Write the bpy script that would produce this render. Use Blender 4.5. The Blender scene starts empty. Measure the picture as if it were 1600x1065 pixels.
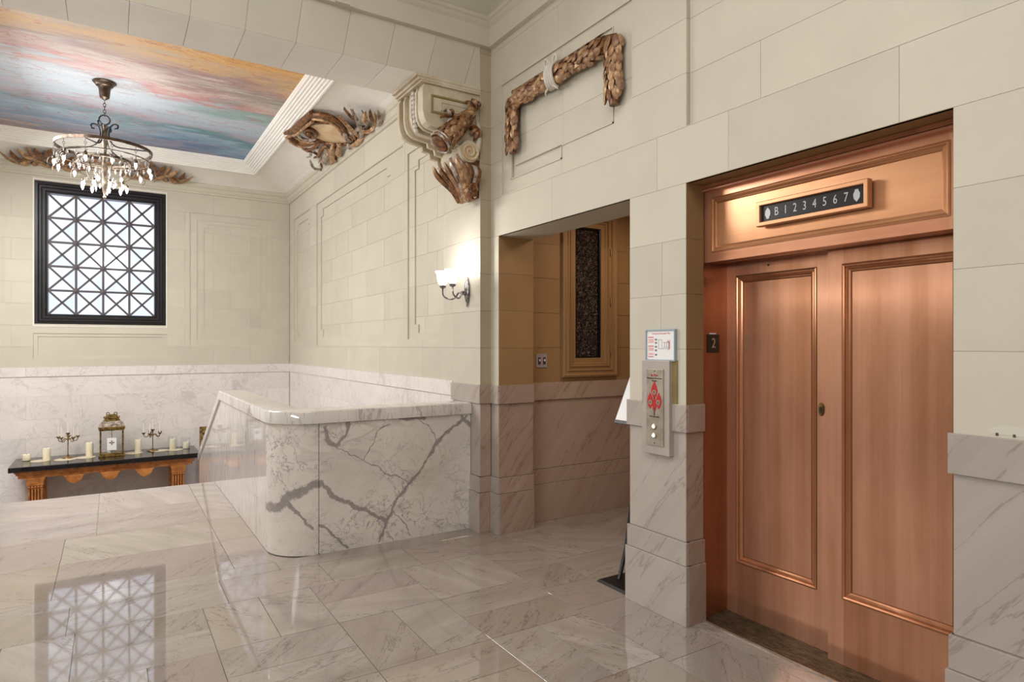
import bpy, bmesh, math, random
from mathutils import Vector, Matrix
rnd = random.Random(7)
PI = math.pi
SC = bpy.context.scene
COL = SC.collection

# ------------------------------------------------------------------ camera, world, lights, exposure
cam_d = bpy.data.cameras.new('camera'); cam = bpy.data.objects.new('camera', cam_d); COL.objects.link(cam)
YAW = math.atan2(626.0, 992.0)
cam.location = (0, 0, 1.5)
cam.rotation_euler = (PI/2, 0, -YAW)
cam_d.sensor_width = 36.0
cam_d.lens = 36.0*992.0/1600.0
cam_d.shift_y = (539.0-532.5)/1600.0
cam_d.clip_start = 0.05
SC.camera = cam

SC.view_settings.view_transform = 'Standard'
SC.view_settings.look = 'None'
SC.view_settings.gamma = 1.0
SC.view_settings.use_curve_mapping = False
SC.view_settings.exposure = 0.0
SC.cycles.max_bounces = 10
SC.cycles.diffuse_bounces = 5
SC.cycles.glossy_bounces = 5
SC.cycles.transmission_bounces = 6
SC.cycles.transparent_max_bounces = 8
SC.cycles.sample_clamp_indirect = 4.0
SC.cycles.caustics_reflective = False
SC.cycles.caustics_refractive = False
try:
    SC.cycles.use_denoising = True
except Exception:
    pass

world = bpy.data.worlds.new('world'); SC.world = world; world.use_nodes = True
bg = world.node_tree.nodes['Background']
bg.inputs[0].default_value = (0.84, 0.91, 1.0, 1); bg.inputs[1].default_value = 1.9


def area(name, loc, sx, sy, power, color, rot=(0, 0, 0)):
    l = bpy.data.lights.new(name, 'AREA'); l.shape = 'RECTANGLE'; l.size = sx; l.size_y = sy
    l.energy = power; l.color = color
    o = bpy.data.objects.new(name, l); COL.objects.link(o); o.location = loc; o.rotation_euler = rot
    return o


def point(name, loc, power, color, r=0.05):
    l = bpy.data.lights.new(name, 'POINT'); l.energy = power; l.color = color; l.shadow_soft_size = r
    o = bpy.data.objects.new(name, l); COL.objects.link(o); o.location = loc
    return o


# unseen fill lights added for lobby and stair hall, then the corridor's warm lamp
area('lobby_ceiling_fill', (-0.4, 1.4, 4.9), 3.2, 3.2, 92, (1.0, 0.975, 0.945))
area('lobby_ceiling_fill', (-0.6, -1.6, 4.9), 2.6, 2.0, 40, (1.0, 0.965, 0.92))
area('lobby_side_fill', (-2.68, 0.9, 2.2), 0.40, 2.6, 60, (0.98, 0.99, 1.0), (0, -PI/2, 0))
area('stair_hall_fill', (-1.75, 7.6, 3.7), 1.2, 3.4, 200, (1.0, 0.98, 0.95), (0, -0.5, 0))
area('corridor_lamp', (3.7, 3.55, 2.75), 0.5, 0.5, 11.5, (1.0, 0.76, 0.54))


# ------------------------------------------------------------------ node material helpers
def srgb(r, g, b):
    f = lambda c: (c/255/12.92) if c/255 <= 0.04045 else ((c/255+0.055)/1.055)**2.4
    return (f(r), f(g), f(b), 1)


class NM:
    def __init__(s, name):
        s.m = bpy.data.materials.new(name); s.m.use_nodes = True
        s.t = s.m.node_tree; s.N = s.t.nodes; s.L = s.t.links
        s.b = s.N['Principled BSDF']

    def n(s, typ, **kw):
        x = s.N.new(typ)
        for k, v in kw.items():
            if k.startswith('i_'):
                key = k[2:]
                key = int(key) if key.isdigit() else key.replace('_', ' ')
                x.inputs[key].default_value = v
            else:
                setattr(x, k, v)
        return x

    def l(s, a, b): s.L.new(a, b)

    def coords(s, scale=(1, 1, 1), rot=(0, 0, 0), rand=True):
        tc = s.n('ShaderNodeTexCoord')
        out = tc.outputs['Object']
        if rand:
            oi = s.n('ShaderNodeObjectInfo')
            cx = s.n('ShaderNodeCombineXYZ')
            for i, k in enumerate((37.0, 91.0, 53.0)):
                mm = s.n('ShaderNodeMath', operation='MULTIPLY'); mm.inputs[1].default_value = k
                s.l(oi.outputs['Random'], mm.inputs[0]); s.l(mm.outputs[0], cx.inputs[i])
            ad = s.n('ShaderNodeVectorMath', operation='ADD')
            s.l(out, ad.inputs[0]); s.l(cx.outputs[0], ad.inputs[1]); out = ad.outputs[0]
        mp = s.n('ShaderNodeMapping'); mp.inputs['Scale'].default_value = scale; mp.inputs['Rotation'].default_value = rot
        s.l(out, mp.inputs[0])
        return mp.outputs[0]

    def noise(s, vec, scale, detail=4, rough=0.5, dist=0.0):
        x = s.n('ShaderNodeTexNoise'); x.inputs['Scale'].default_value = scale
        x.inputs['Detail'].default_value = detail; x.inputs['Roughness'].default_value = rough
        x.inputs['Distortion'].default_value = dist
        s.l(vec, x.inputs['Vector']); return x.outputs[0]

    def ramp(s, fac, stops, interp='LINEAR'):
        r = s.n('ShaderNodeValToRGB'); e = r.color_ramp.elements; r.color_ramp.interpolation = interp
        while len(e) < len(stops): e.new(0.5)
        for i, (p, c) in enumerate(stops):
            e[i].position = p; e[i].color = c if len(c) == 4 else (*c, 1)
        s.l(fac, r.inputs[0]); return r.outputs[0]

    def mix(s, fac, a, b, mode='MIX'):
        x = s.n('ShaderNodeMix', data_type='RGBA', blend_type=mode)
        if isinstance(fac, (int, float)): x.inputs[0].default_value = fac
        else: s.l(fac, x.inputs[0])
        for v, i in ((a, 6), (b, 7)):
            if isinstance(v, tuple): x.inputs[i].default_value = v
            else: s.l(v, x.inputs[i])
        return x.outputs[2]

    def math(s, op, a, b=None, c=None):
        x = s.n('ShaderNodeMath', operation=op)
        for i, v in enumerate((a, b, c)):
            if v is None: continue
            if isinstance(v, (int, float)): x.inputs[i].default_value = v
            else: s.l(v, x.inputs[i])
        return x.outputs[0]

    def vein(s, fac, width, soft=0.5, at=0.5):
        """1 on the contour fac == at, falling to 0 at distance width"""
        d = s.math('ABSOLUTE', s.math('SUBTRACT', fac, at))
        r = s.n('ShaderNodeMapRange'); r.interpolation_type = 'SMOOTHSTEP'
        r.inputs[1].default_value = width*soft; r.inputs[2].default_value = width
        if not isinstance(width, float): pass
        r.inputs[3].default_value = 1; r.inputs[4].default_value = 0
        s.l(d, r.inputs[0]); return r.outputs[0]

    def bump(s, h, strength, dist=0.01):
        b = s.n('ShaderNodeBump'); b.inputs['Strength'].default_value = strength; b.inputs['Distance'].default_value = dist
        s.l(h, b.inputs['Height']); s.l(b.outputs[0], s.b.inputs['Normal'])

    def rnd_value(s, col, lo=0.93, hi=1.05):
        oi = s.n('ShaderNodeObjectInfo')
        mr = s.n('ShaderNodeMapRange'); mr.inputs[3].default_value = lo; mr.inputs[4].default_value = hi
        s.l(oi.outputs['Random'], mr.inputs[0])
        hs = s.n('ShaderNodeHueSaturation'); s.l(mr.outputs[0], hs.inputs['Value']); s.l(col, hs.inputs['Color'])
        return hs.outputs[0]

    def col(s, c):
        if isinstance(c, tuple): s.b.inputs['Base Color'].default_value = c
        else: s.l(c, s.b.inputs['Base Color'])

    def set(s, rough=0.5, metal=0.0, **kw):
        s.b.inputs['Roughness'].default_value = rough; s.b.inputs['Metallic'].default_value = metal
        for k, v in kw.items(): s.b.inputs[k.replace('_', ' ')].default_value = v
        return s.m


M = {}


def plaster(name, c, lo=0.965, hi=1.03):
    k = NM(name); v = k.coords()
    n1 = k.noise(v, 2.5, 6, 0.6); n2 = k.noise(v, 60, 3)
    c1 = k.mix(k.ramp(n1, [(0.3, (0, 0, 0)), (0.75, (1, 1, 1))]), c, tuple(x*0.90 for x in c[:3])+(1,))
    k.col(k.rnd_value(c1, lo, hi)); k.bump(n2, 0.25, 0.002)
    M[name] = k.set(0.62)


plaster('limestone_paint', srgb(203, 197, 182))
plaster('warm_light_paint', srgb(158, 124, 84))  # warm light mixed into the wall colour of reveals and corridor
plaster('shaded_paint', srgb(176, 162, 138))  # wall plaster darkened to carry the shade of the arch return
plaster('white_plaster', srgb(240, 237, 233))


def marble_white(name, base, veinc, fine, big, sc=1.0, smooth=0.16, rand=True, bigw=0.02):
    k = NM(name); v = k.coords(rand=rand, scale=(sc, sc, sc), rot=(0.3, 0.5, 0.7))
    a = k.noise(v, 1.3, 9, 0.62, 1.2); a2 = k.noise(v, 3.2, 8, 0.6, 0.9); cl = k.noise(v, 1.6, 5)
    fv = k.math('MULTIPLY', k.vein(a, 0.010, 0.1), fine)
    fv2 = k.math('MULTIPLY', k.vein(a2, 0.012, 0.1), fine*0.7)
    msk = k.ramp(cl, [(0.42, (0, 0, 0)), (0.62, (1, 1, 1))])
    bv = k.math('MULTIPLY', k.math('MULTIPLY', k.vein(k.noise(v, 0.75, 7, 0.55, 0.6), bigw, 0.3), big), msk)
    s = k.math('MAXIMUM', k.math('MAXIMUM', fv, fv2), bv)
    c0 = k.mix(cl, base, tuple(x*0.88 for x in base[:3])+(1,))
    k.col(k.rnd_value(k.mix(s, c0, veinc), 0.95, 1.03))
    M[name] = k.set(smooth)


marble_white('carrara_marble', srgb(232, 225, 222), srgb(156, 152, 158), 0.34, 0.30)


VEINS = [([(2.453, 0.916), (2.33, 0.838), (2.194, 0.725), (2.094, 0.582), (1.996, 0.464), (1.853, 0.326), (1.814, 0.213), (1.768, 0.147), (1.715, 0.024)], 0.017),
         ([(1.275, 0.511), (1.351, 0.418), (1.493, 0.33), (1.625, 0.254), (1.768, 0.161)], 0.021), ([(1.275, 0.207), (1.379, 0.114), (1.464, 0.016)], 0.012),
         ([(0.932, 0.331), (1.002, 0.328), (1.054, 0.415), (1.16, 0.469), (1.213, 0.504), (1.268, 0.511)], 0.040), ([(1.054, 0.388), (1.16, 0.251), (1.213, 0.189)], 0.014),
         ([(1.295, 0.896), (1.337, 0.795), (1.393, 0.763), (1.464, 0.856), (1.478, 0.939)], 0.020), ([(1.869, 0.944), (2.094, 0.93)], 0.018),
         ([(2.061, 0.91), (2.144, 0.836), (2.194, 0.741)], 0.006), ([(1.393, 0.749), (1.595, 0.645), (1.791, 0.509), (1.9, 0.468)], 0.0056),
         ([(1.595, 0.645), (1.669, 0.768), (1.699, 0.853), (1.791, 0.905)], 0.0056), ([(1.814, 0.243), (1.916, 0.11), (1.964, 0.013)], 0.006), ([(2.418, 0.91), (2.498, 0.842)], 0.026)]


def marble_parapet():
    k = NM('veined_marble'); v = k.coords(rand=False)
    w = k.noise(v, 2.2, 6, 0.6)
    # broad angular grey bands, running diagonally and crossing, plus a mesh of fine cracks
    def band(rot, sc, wd, seed, at=0.5):
        mp = k.n('ShaderNodeMapping'); mp.inputs['Rotation'].default_value = rot; mp.inputs['Location'].default_value = seed
        mp.inputs['Scale'].default_value = sc
        k.l(v, mp.inputs[0])
        return k.vein(k.noise(mp.outputs[0], 1.0, 7, 0.52, 0.35), wd, 0.35, at)
    wid = k.ramp(k.noise(v, 2.3, 3), [(0.42, (0, 0, 0)), (0.60, (1, 1, 1))])
    b1 = band((0, 0.9, 0), (0.9, 1, 2.0), 0.020, (3.1, 0, 1.7))
    b2 = band((0, -0.8, 0), (0.8, 1, 1.8), 0.018, (7.7, 2, 4.2), 0.52)
    big = k.math('MULTIPLY', k.math('MAXIMUM', b1, b2), k.math('ADD', k.math('MULTIPLY', wid, 0.85), 0.1))
    f1 = k.vein(k.noise(v, 3.6, 8, 0.6, 0.7), 0.010, 0.1)
    f2 = k.vein(k.noise(v, 7.5, 6, 0.55, 0.5), 0.012, 0.1, 0.47)
    cm = k.ramp(k.noise(v, 1.7, 4), [(0.40, (0.15, 0.15, 0.15)), (0.65, (1, 1, 1))])
    fine = k.math('MULTIPLY', k.math('MAXIMUM', k.math('MULTIPLY', f1, 0.9), k.math('MULTIPLY', f2, 0.75)), cm)
    cloud = k.noise(v, 2.0, 5)
    base = k.mix(k.ramp(cloud, [(0.35, (0, 0, 0)), (0.7, (1, 1, 1))]), srgb(226, 220, 214), srgb(206, 201, 195))
    warm = k.ramp(k.noise(v, 1.1, 4), [(0.60, (0, 0, 0)), (0.72, (1, 1, 1))])
    base = k.mix(k.math('MULTIPLY', warm, 0.35), base, srgb(205, 185, 145))
    c = k.mix(fine, base, srgb(120, 112, 116))
    c = k.mix(k.math('MULTIPLY', big, 0.25), c, srgb(140, 132, 138))
    # the slab's own bold veins, as cut: polylines in the plane of its face, edges broken by the grain
    wn = k.n('ShaderNodeTexNoise'); wn.inputs['Scale'].default_value = 14; wn.inputs['Detail'].default_value = 6; k.l(v, wn.inputs['Vector'])
    ws = k.n('ShaderNodeVectorMath', operation='MULTIPLY_ADD'); k.l(wn.outputs['Color'], ws.inputs[0])
    ws.inputs[1].default_value = (0.07, 0, 0.07)
    k.l(v, ws.inputs[2])
    pj = k.n('ShaderNodeVectorMath', operation='MULTIPLY_ADD'); k.l(ws.outputs[0], pj.inputs[0]); pj.inputs[1].default_value = (1, 0, 1); pj.inputs[2].default_value = (-0.035, 0, -0.035)
    acc = None
    for pts, wd in VEINS:
        for (ax, az), (bx_, bz) in zip(pts, pts[1:]):
            dx, dz = bx_-ax, bz-az; l2 = dx*dx+dz*dz
            sb = k.n('ShaderNodeVectorMath', operation='SUBTRACT'); k.l(pj.outputs[0], sb.inputs[0]); sb.inputs[1].default_value = (ax, 0, az)
            dt = k.n('ShaderNodeVectorMath', operation='DOT_PRODUCT'); k.l(sb.outputs[0], dt.inputs[0]); dt.inputs[1].default_value = (dx/l2, 0, dz/l2)
            cl_ = k.n('ShaderNodeClamp'); k.l(dt.outputs['Value'], cl_.inputs[0])
            sc_ = k.n('ShaderNodeVectorMath', operation='SCALE'); sc_.inputs[0].default_value = (dx, 0, dz); k.l(cl_.outputs[0], sc_.inputs['Scale'])
            ds = k.n('ShaderNodeVectorMath', operation='DISTANCE'); k.l(sb.outputs[0], ds.inputs[0]); k.l(sc_.outputs[0], ds.inputs[1])
            q_ = k.math('DIVIDE', ds.outputs['Value'], wd)
            acc = q_ if acc is None else k.math('MINIMUM', acc, q_)
    mr = k.n('ShaderNodeMapRange'); mr.interpolation_type = 'SMOOTHSTEP'; k.l(k.math('ADD', acc, k.math('MULTIPLY', k.math('SUBTRACT', k.noise(v, 22, 5, 0.7), 0.5), 1.6)), mr.inputs[0])
    mr.inputs[1].default_value = 0.45; mr.inputs[2].default_value = 0.95; mr.inputs[3].default_value = 1; mr.inputs[4].default_value = 0
    c = k.mix(k.math('MULTIPLY', mr.outputs[0], 0.85), c, k.mix(k.noise(v, 30, 4), srgb(112, 104, 108), srgb(158, 151, 151)))
    k.col(c); M['veined_marble'] = k.set(0.10, IOR=1.6)
    # the streaked inner face and cap share a calmer cut of the same stone
    k = NM('streaked_marble'); v = k.coords(rand=True, scale=(3.0, 3.0, 0.45))
    f1 = k.vein(k.noise(v, 1.4, 8, 0.6, 0.8), 0.012, 0.1)
    f2 = k.vein(k.noise(v, 3.1, 8, 0.6, 0.6), 0.012, 0.1)
    cloud = k.noise(v, 2.0, 5)
    base = k.mix(cloud, srgb(226, 221, 218), srgb(200, 195, 194))
    s = k.math('MAXIMUM', k.math('MULTIPLY', f1, 0.6), k.math('MULTIPLY', f2, 0.4))
    k.col(k.mix(s, base, srgb(135, 128, 132))); M['streaked_marble'] = k.set(0.04, IOR=1.9)


marble_parapet()


def pink_stone(name, c1, c2, vc, rot, rough=0.35):
    k = NM(name); v = k.coords(rot=rot, scale=(1, 1, 1))
    mp = k.n('ShaderNodeMapping'); mp.inputs['Scale'].default_value = (0.55, 0.55, 5.5); k.l(v, mp.inputs[0])
    st = k.noise(mp.outputs[0], 1.2, 7, 0.6, 0.3)
    vv = k.vein(k.noise(mp.outputs[0], 0.9, 7, 0.58, 0.05), 0.010, 0.1)
    gr = k.noise(v, 90, 3, 0.7)
    c = k.mix(k.ramp(st, [(0.3, (0, 0, 0)), (0.7, (1, 1, 1))]), c1, c2)
    c = k.mix(k.math('MULTIPLY', k.ramp(gr, [(0.35, (0, 0, 0)), (0.7, (1, 1, 1))]), 0.25), c, tuple(x*0.72 for x in c1[:3])+(1,))
    c = k.mix(k.math('MULTIPLY', vv, 0.45), c, vc)
    k.col(k.rnd_value(c, 0.93, 1.05)); k.bump(gr, 0.1, 0.001)
    M[name] = k.set(rough)


pink_stone('dado_stone', srgb(184, 175, 168), srgb(168, 158, 151), srgb(128, 108, 102), (0.9, 0.0, 0.0))
pink_stone('dado_stone_across', srgb(180, 158, 145), srgb(165, 140, 125), srgb(112, 78, 66), (0.0, 0.9, 0.0))  # browner copy of the dado stone, tinted as if warmly lit


def floor_stone():
    k = NM('floor_stone'); v0 = k.coords(rand=True)
    oi = k.n('ShaderNodeObjectInfo')
    # every slab is cut at its own angle
    vr = k.n('ShaderNodeVectorRotate'); vr.rotation_type = 'Z_AXIS'; k.l(v0, vr.inputs['Vector'])
    k.l(k.math('MULTIPLY', k.math('SUBTRACT', oi.outputs['Random'], 0.5), 2.6), vr.inputs['Angle'])
    v = vr.outputs[0]
    mp = k.n('ShaderNodeMapping'); mp.inputs['Scale'].default_value = (0.8, 4.2, 1.0); k.l(v, mp.inputs[0])
    st = k.noise(mp.outputs[0], 1.6, 7, 0.62, 0.15)
    vv = k.vein(k.noise(mp.outputs[0], 0.55, 10, 0.62, 0.1), 0.0045, 0.1)
    v2 = k.vein(k.noise(v, 1.6, 9, 0.6, 0.1), 0.0035, 0.1)
    gr = k.noise(v, 140, 2, 0.7); fr_ = k.math('FRACT', k.math('MULTIPLY', oi.outputs['Random'], 17.3)); f2 = k.math('FRACT', k.math('MULTIPLY', oi.outputs['Random'], 5.7))
    c = k.mix(k.ramp(st, [(0.32, (0, 0, 0)), (0.68, (1, 1, 1))]), srgb(172, 164, 157), srgb(150, 140, 132))
    c = k.mix(k.math('MULTIPLY', k.ramp(fr_, [(0.45, (0, 0, 0)), (1.0, (1, 1, 1))]), 0.65), c, srgb(152, 137, 120))
    c = k.mix(k.math('MULTIPLY', k.ramp(f2, [(0.6, (0, 0, 0)), (1.0, (1, 1, 1))]), 0.6), c, srgb(162, 148, 146))
    c = k.mix(k.math('MULTIPLY', k.ramp(gr, [(0.4, (0, 0, 0)), (0.75, (1, 1, 1))]), 0.30), c, srgb(128, 116, 108))
    c = k.mix(k.math('MULTIPLY', vv, 0.72), c, srgb(104, 88, 82))
    c = k.mix(k.math('MULTIPLY', v2, 0.45), c, srgb(112, 96, 90))
    k.col(k.rnd_value(c, 0.88, 1.06))
    w = k.n('ShaderNodeTexCoord'); wn = k.noise(w.outputs['Object'], 4.0, 2, 0.5)
    k.bump(wn, 0.05, 0.003)
    M['floor_stone'] = k.set(0.04, IOR=1.75)


floor_stone()


def brushed(name, c_hi, c_lo, rough=0.3, stain=0.5, axis='z'):
    k = NM(name)
    sc = (26, 26, 0.55) if axis == 'z' else (26, 0.55, 26)
    v = k.coords(rand=True, scale=sc); v1 = k.coords(rand=True, scale=(1.2, 1.2, 0.5) if axis == 'z' else (1.7, 0.8, 1.7))
    br = k.noise(v, 3.0, 5, 0.65); st = k.noise(v1, 1.6, 6, 0.62, 0.4); st2 = k.noise(v, 0.33, 4, 0.6)
    c = k.mix(k.ramp(k.math('MULTIPLY', k.math('ADD', st, st2), 0.5), [(0.42, (0, 0, 0)), (0.64, (1, 1, 1))]), c_hi, k.mix(stain, c_hi, c_lo))
    c = k.mix(k.math('MULTIPLY', k.ramp(br, [(0.35, (0, 0, 0)), (0.7, (1, 1, 1))]), 0.16), c, c_lo)
    k.col(c)
    k.b.inputs['Anisotropic'].default_value = 0.85
    tg = k.n('ShaderNodeTangent'); tg.direction_type = 'RADIAL'; tg.axis = 'Z'
    k.l(tg.outputs[0], k.b.inputs['Tangent'])
    w = k.noise(k.coords(rand=True, scale=(1, 1, 1)), 2.2, 2)
    k.bump(w, 0.06, 0.004)
    k.b.inputs['Roughness'].default_value = rough*0.85
    M[name] = k.m
    k.b.inputs['Metallic'].default_value = 0.68


brushed('copper', srgb(228, 172, 144), srgb(166, 108, 66), 0.25, 0.72)
brushed('copper_rail', srgb(222, 162, 132), srgb(166, 104, 68), 0.28, 0.7, 'y')
brushed('copper_dark', srgb(184, 122, 86), srgb(124, 74, 46), 0.38, 0.6)
brushed('copper_gold', srgb(216, 160, 120), srgb(164, 106, 66), 0.30, 0.6, 'y')
brushed('copper_moulding', srgb(208, 148, 112), srgb(140, 86, 52), 0.30, 0.7)


def simple(name, c, rough=0.5, metal=0.0, var=0.0, sc=8, c2=None, **kw):
    k = NM(name)
    if var or c2:
        n = k.noise(k.coords(), sc, 5, 0.6)
        k.col(k.mix(k.ramp(n, [(0.38, (0, 0, 0)), (0.62, (1, 1, 1))]), c, c2 or tuple(x*(1-var) for x in c[:3])+(1,)))
    else:
        k.col(c)
    M[name] = k.set(rough, metal, **kw)


simple('copper_brown', srgb(108, 66, 38), 0.5, 0.5)
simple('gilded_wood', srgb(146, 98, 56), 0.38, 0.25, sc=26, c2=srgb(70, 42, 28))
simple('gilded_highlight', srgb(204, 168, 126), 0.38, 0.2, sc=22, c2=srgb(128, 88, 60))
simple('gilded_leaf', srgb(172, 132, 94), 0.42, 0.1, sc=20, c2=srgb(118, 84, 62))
simple('silvered_scroll', srgb(196, 186, 178), 0.35, 0.25, sc=18, c2=srgb(110, 84, 66))
simple('aged_cream', srgb(226, 206, 174), 0.5, 0, sc=5, c2=srgb(206, 172, 130))
simple('corbel_stone', srgb(208, 198, 178), 0.55, 0, sc=6, c2=srgb(188, 174, 148))
simple('corbel_ochre', srgb(150, 132, 84), 0.6, 0, var=0.2)
simple('ribbon_cream', srgb(214, 208, 198), 0.5, 0, var=0.15)
simple('black_iron', srgb(24, 24, 28), 0.38, 0.3, var=0.3)
simple('window_iron', srgb(34, 32, 36), 0.35, 0.3, var=0.25)
simple('muntin_iron', srgb(84, 78, 82), 0.5, 0.0, var=0.15)
simple('bronze', srgb(98, 82, 68), 0.34, 0.6, sc=20, c2=srgb(54, 42, 34))
simple('pewter', srgb(168, 156, 142), 0.3, 0.8, sc=24, c2=srgb(92, 78, 66))
simple('dark_pewter', srgb(120, 108, 94), 0.35, 0.5, sc=24, c2=srgb(66, 56, 48))
simple('nickel', srgb(176, 172, 178), 0.22, 0.9, sc=30, c2=srgb(96, 88, 92))
simple('steel', srgb(186, 178, 166), 0.36, 0.5, sc=12, c2=srgb(160, 150, 136))
simple('old_brass', srgb(166, 136, 78), 0.35, 0.75, sc=30, c2=srgb(88, 68, 40))
simple('table_wood', srgb(198, 132, 72), 0.32, 0, sc=14, c2=srgb(156, 94, 46))
simple('table_wood_dark', srgb(92, 46, 22), 0.35, 0, sc=14, c2=srgb(60, 28, 14))
simple('black_marble', srgb(20, 19, 21), 0.08, 0, sc=9, c2=srgb(34, 32, 34))
simple('candle_wax', srgb(240, 232, 205), 0.45, 0, var=0.04)
simple('white_wax', srgb(240, 234, 230), 0.4)
simple('cream_disc', srgb(214, 204, 178), 0.6, 0, var=0.08)
simple('black_enamel', srgb(30, 28, 30), 0.3)
simple('black_plastic', srgb(16, 17, 20), 0.4)
simple('paper_white', srgb(236, 236, 238), 0.5)
simple('blue_grey_frame', srgb(150, 168, 182), 0.4)
simple('print_red', srgb(206, 70, 66), 0.5)
simple('print_pink', srgb(226, 150, 144), 0.5)
simple('print_grey', srgb(120, 120, 128), 0.5)
simple('engraved_dark', srgb(70, 62, 58), 0.5)
simple('engraved_grey', srgb(186, 190, 196), 0.35, 0.3)
simple('number_bronze', srgb(190, 176, 150), 0.35, 0.4)
simple('red_enamel', srgb(188, 40, 46), 0.35)
simple('steel_plate_switch', srgb(196, 192, 205), 0.35, 0.5)
simple('sill_metal', srgb(120, 106, 84), 0.42, 0.6, sc=16, c2=srgb(78, 66, 54))
simple('niche_backing', srgb(22, 16, 18), 0.6)
simple('putty', srgb(205, 202, 190), 0.7)


def emis(name, c, s, base=None):
    k = NM(name); k.col(base or c); k.b.inputs['Emission Color'].default_value = c; k.b.inputs['Emission Strength'].default_value = s
    M[name] = k.set(0.4)


emis('lit_bulb', (1.0, 0.95, 0.88, 1), 2.2)
emis('lit_glass_shade', (1.0, 0.95, 0.87, 1), 1.5, (0.9, 0.9, 0.88, 1))
emis('lit_button', (1.0, 0.9, 0.66, 1), 1.6)

k = NM('clear_glass')
tr = k.n('ShaderNodeBsdfTransparent'); gl = k.n('ShaderNodeBsdfGlossy'); gl.inputs['Roughness'].default_value = 0.05; tr.inputs[0].default_value = (0.985, 0.99, 0.99, 1)
mx = k.n('ShaderNodeMixShader'); mx.inputs[0].default_value = 0.06
k.l(tr.outputs[0], mx.inputs[1]); k.l(gl.outputs[0], mx.inputs[2]); k.l(mx.outputs[0], k.N['Material Output'].inputs[0]); M['clear_glass'] = k.m
k = NM('crystal'); k.col((0.96, 0.95, 0.94, 1)); k.b.inputs['Transmission Weight'].default_value = 0.8
M['crystal'] = k.set(0.03, IOR=1.5)

# frosted daylight pane: thin translucent sheet lit by the sky behind
k = NM('window_glass')
tr = k.n('ShaderNodeBsdfTransparent'); gl = k.n('ShaderNodeBsdfGlossy'); gl.inputs['Roughness'].default_value = 0.1
wv = k.noise(k.coords(rand=True), 1.2, 3)
k.l(k.ramp(wv, [(0.35, (0.77, 0.79, 0.84)), (0.65, (0.88, 0.88, 0.90))]), tr.inputs[0])
mx = k.n('ShaderNodeMixShader'); mx.inputs[0].default_value = 0.06
k.l(tr.outputs[0], mx.inputs[1]); k.l(gl.outputs[0], mx.inputs[2]); k.l(mx.outputs[0], k.N['Material Output'].inputs[0])
M['window_glass'] = k.m


def pebble_glass():
    k = NM('pebbled_glass'); v = k.coords(rand=False)
    vo = k.n('ShaderNodeTexVoronoi'); vo.inputs['Scale'].default_value = 55; k.l(v, vo.inputs['Vector'])
    n = k.noise(v, 42, 4, 0.6, 1.5)
    k.col(k.mix(k.ramp(n, [(0.5, (0, 0, 0)), (0.66, (1, 1, 1))]), srgb(44, 34, 36), srgb(150, 128, 112)))
    b = k.math('ADD', vo.outputs['Distance'], n); k.bump(b, 1.0, 0.03)
    M['pebbled_glass'] = k.set(0.16)


pebble_glass()


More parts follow.
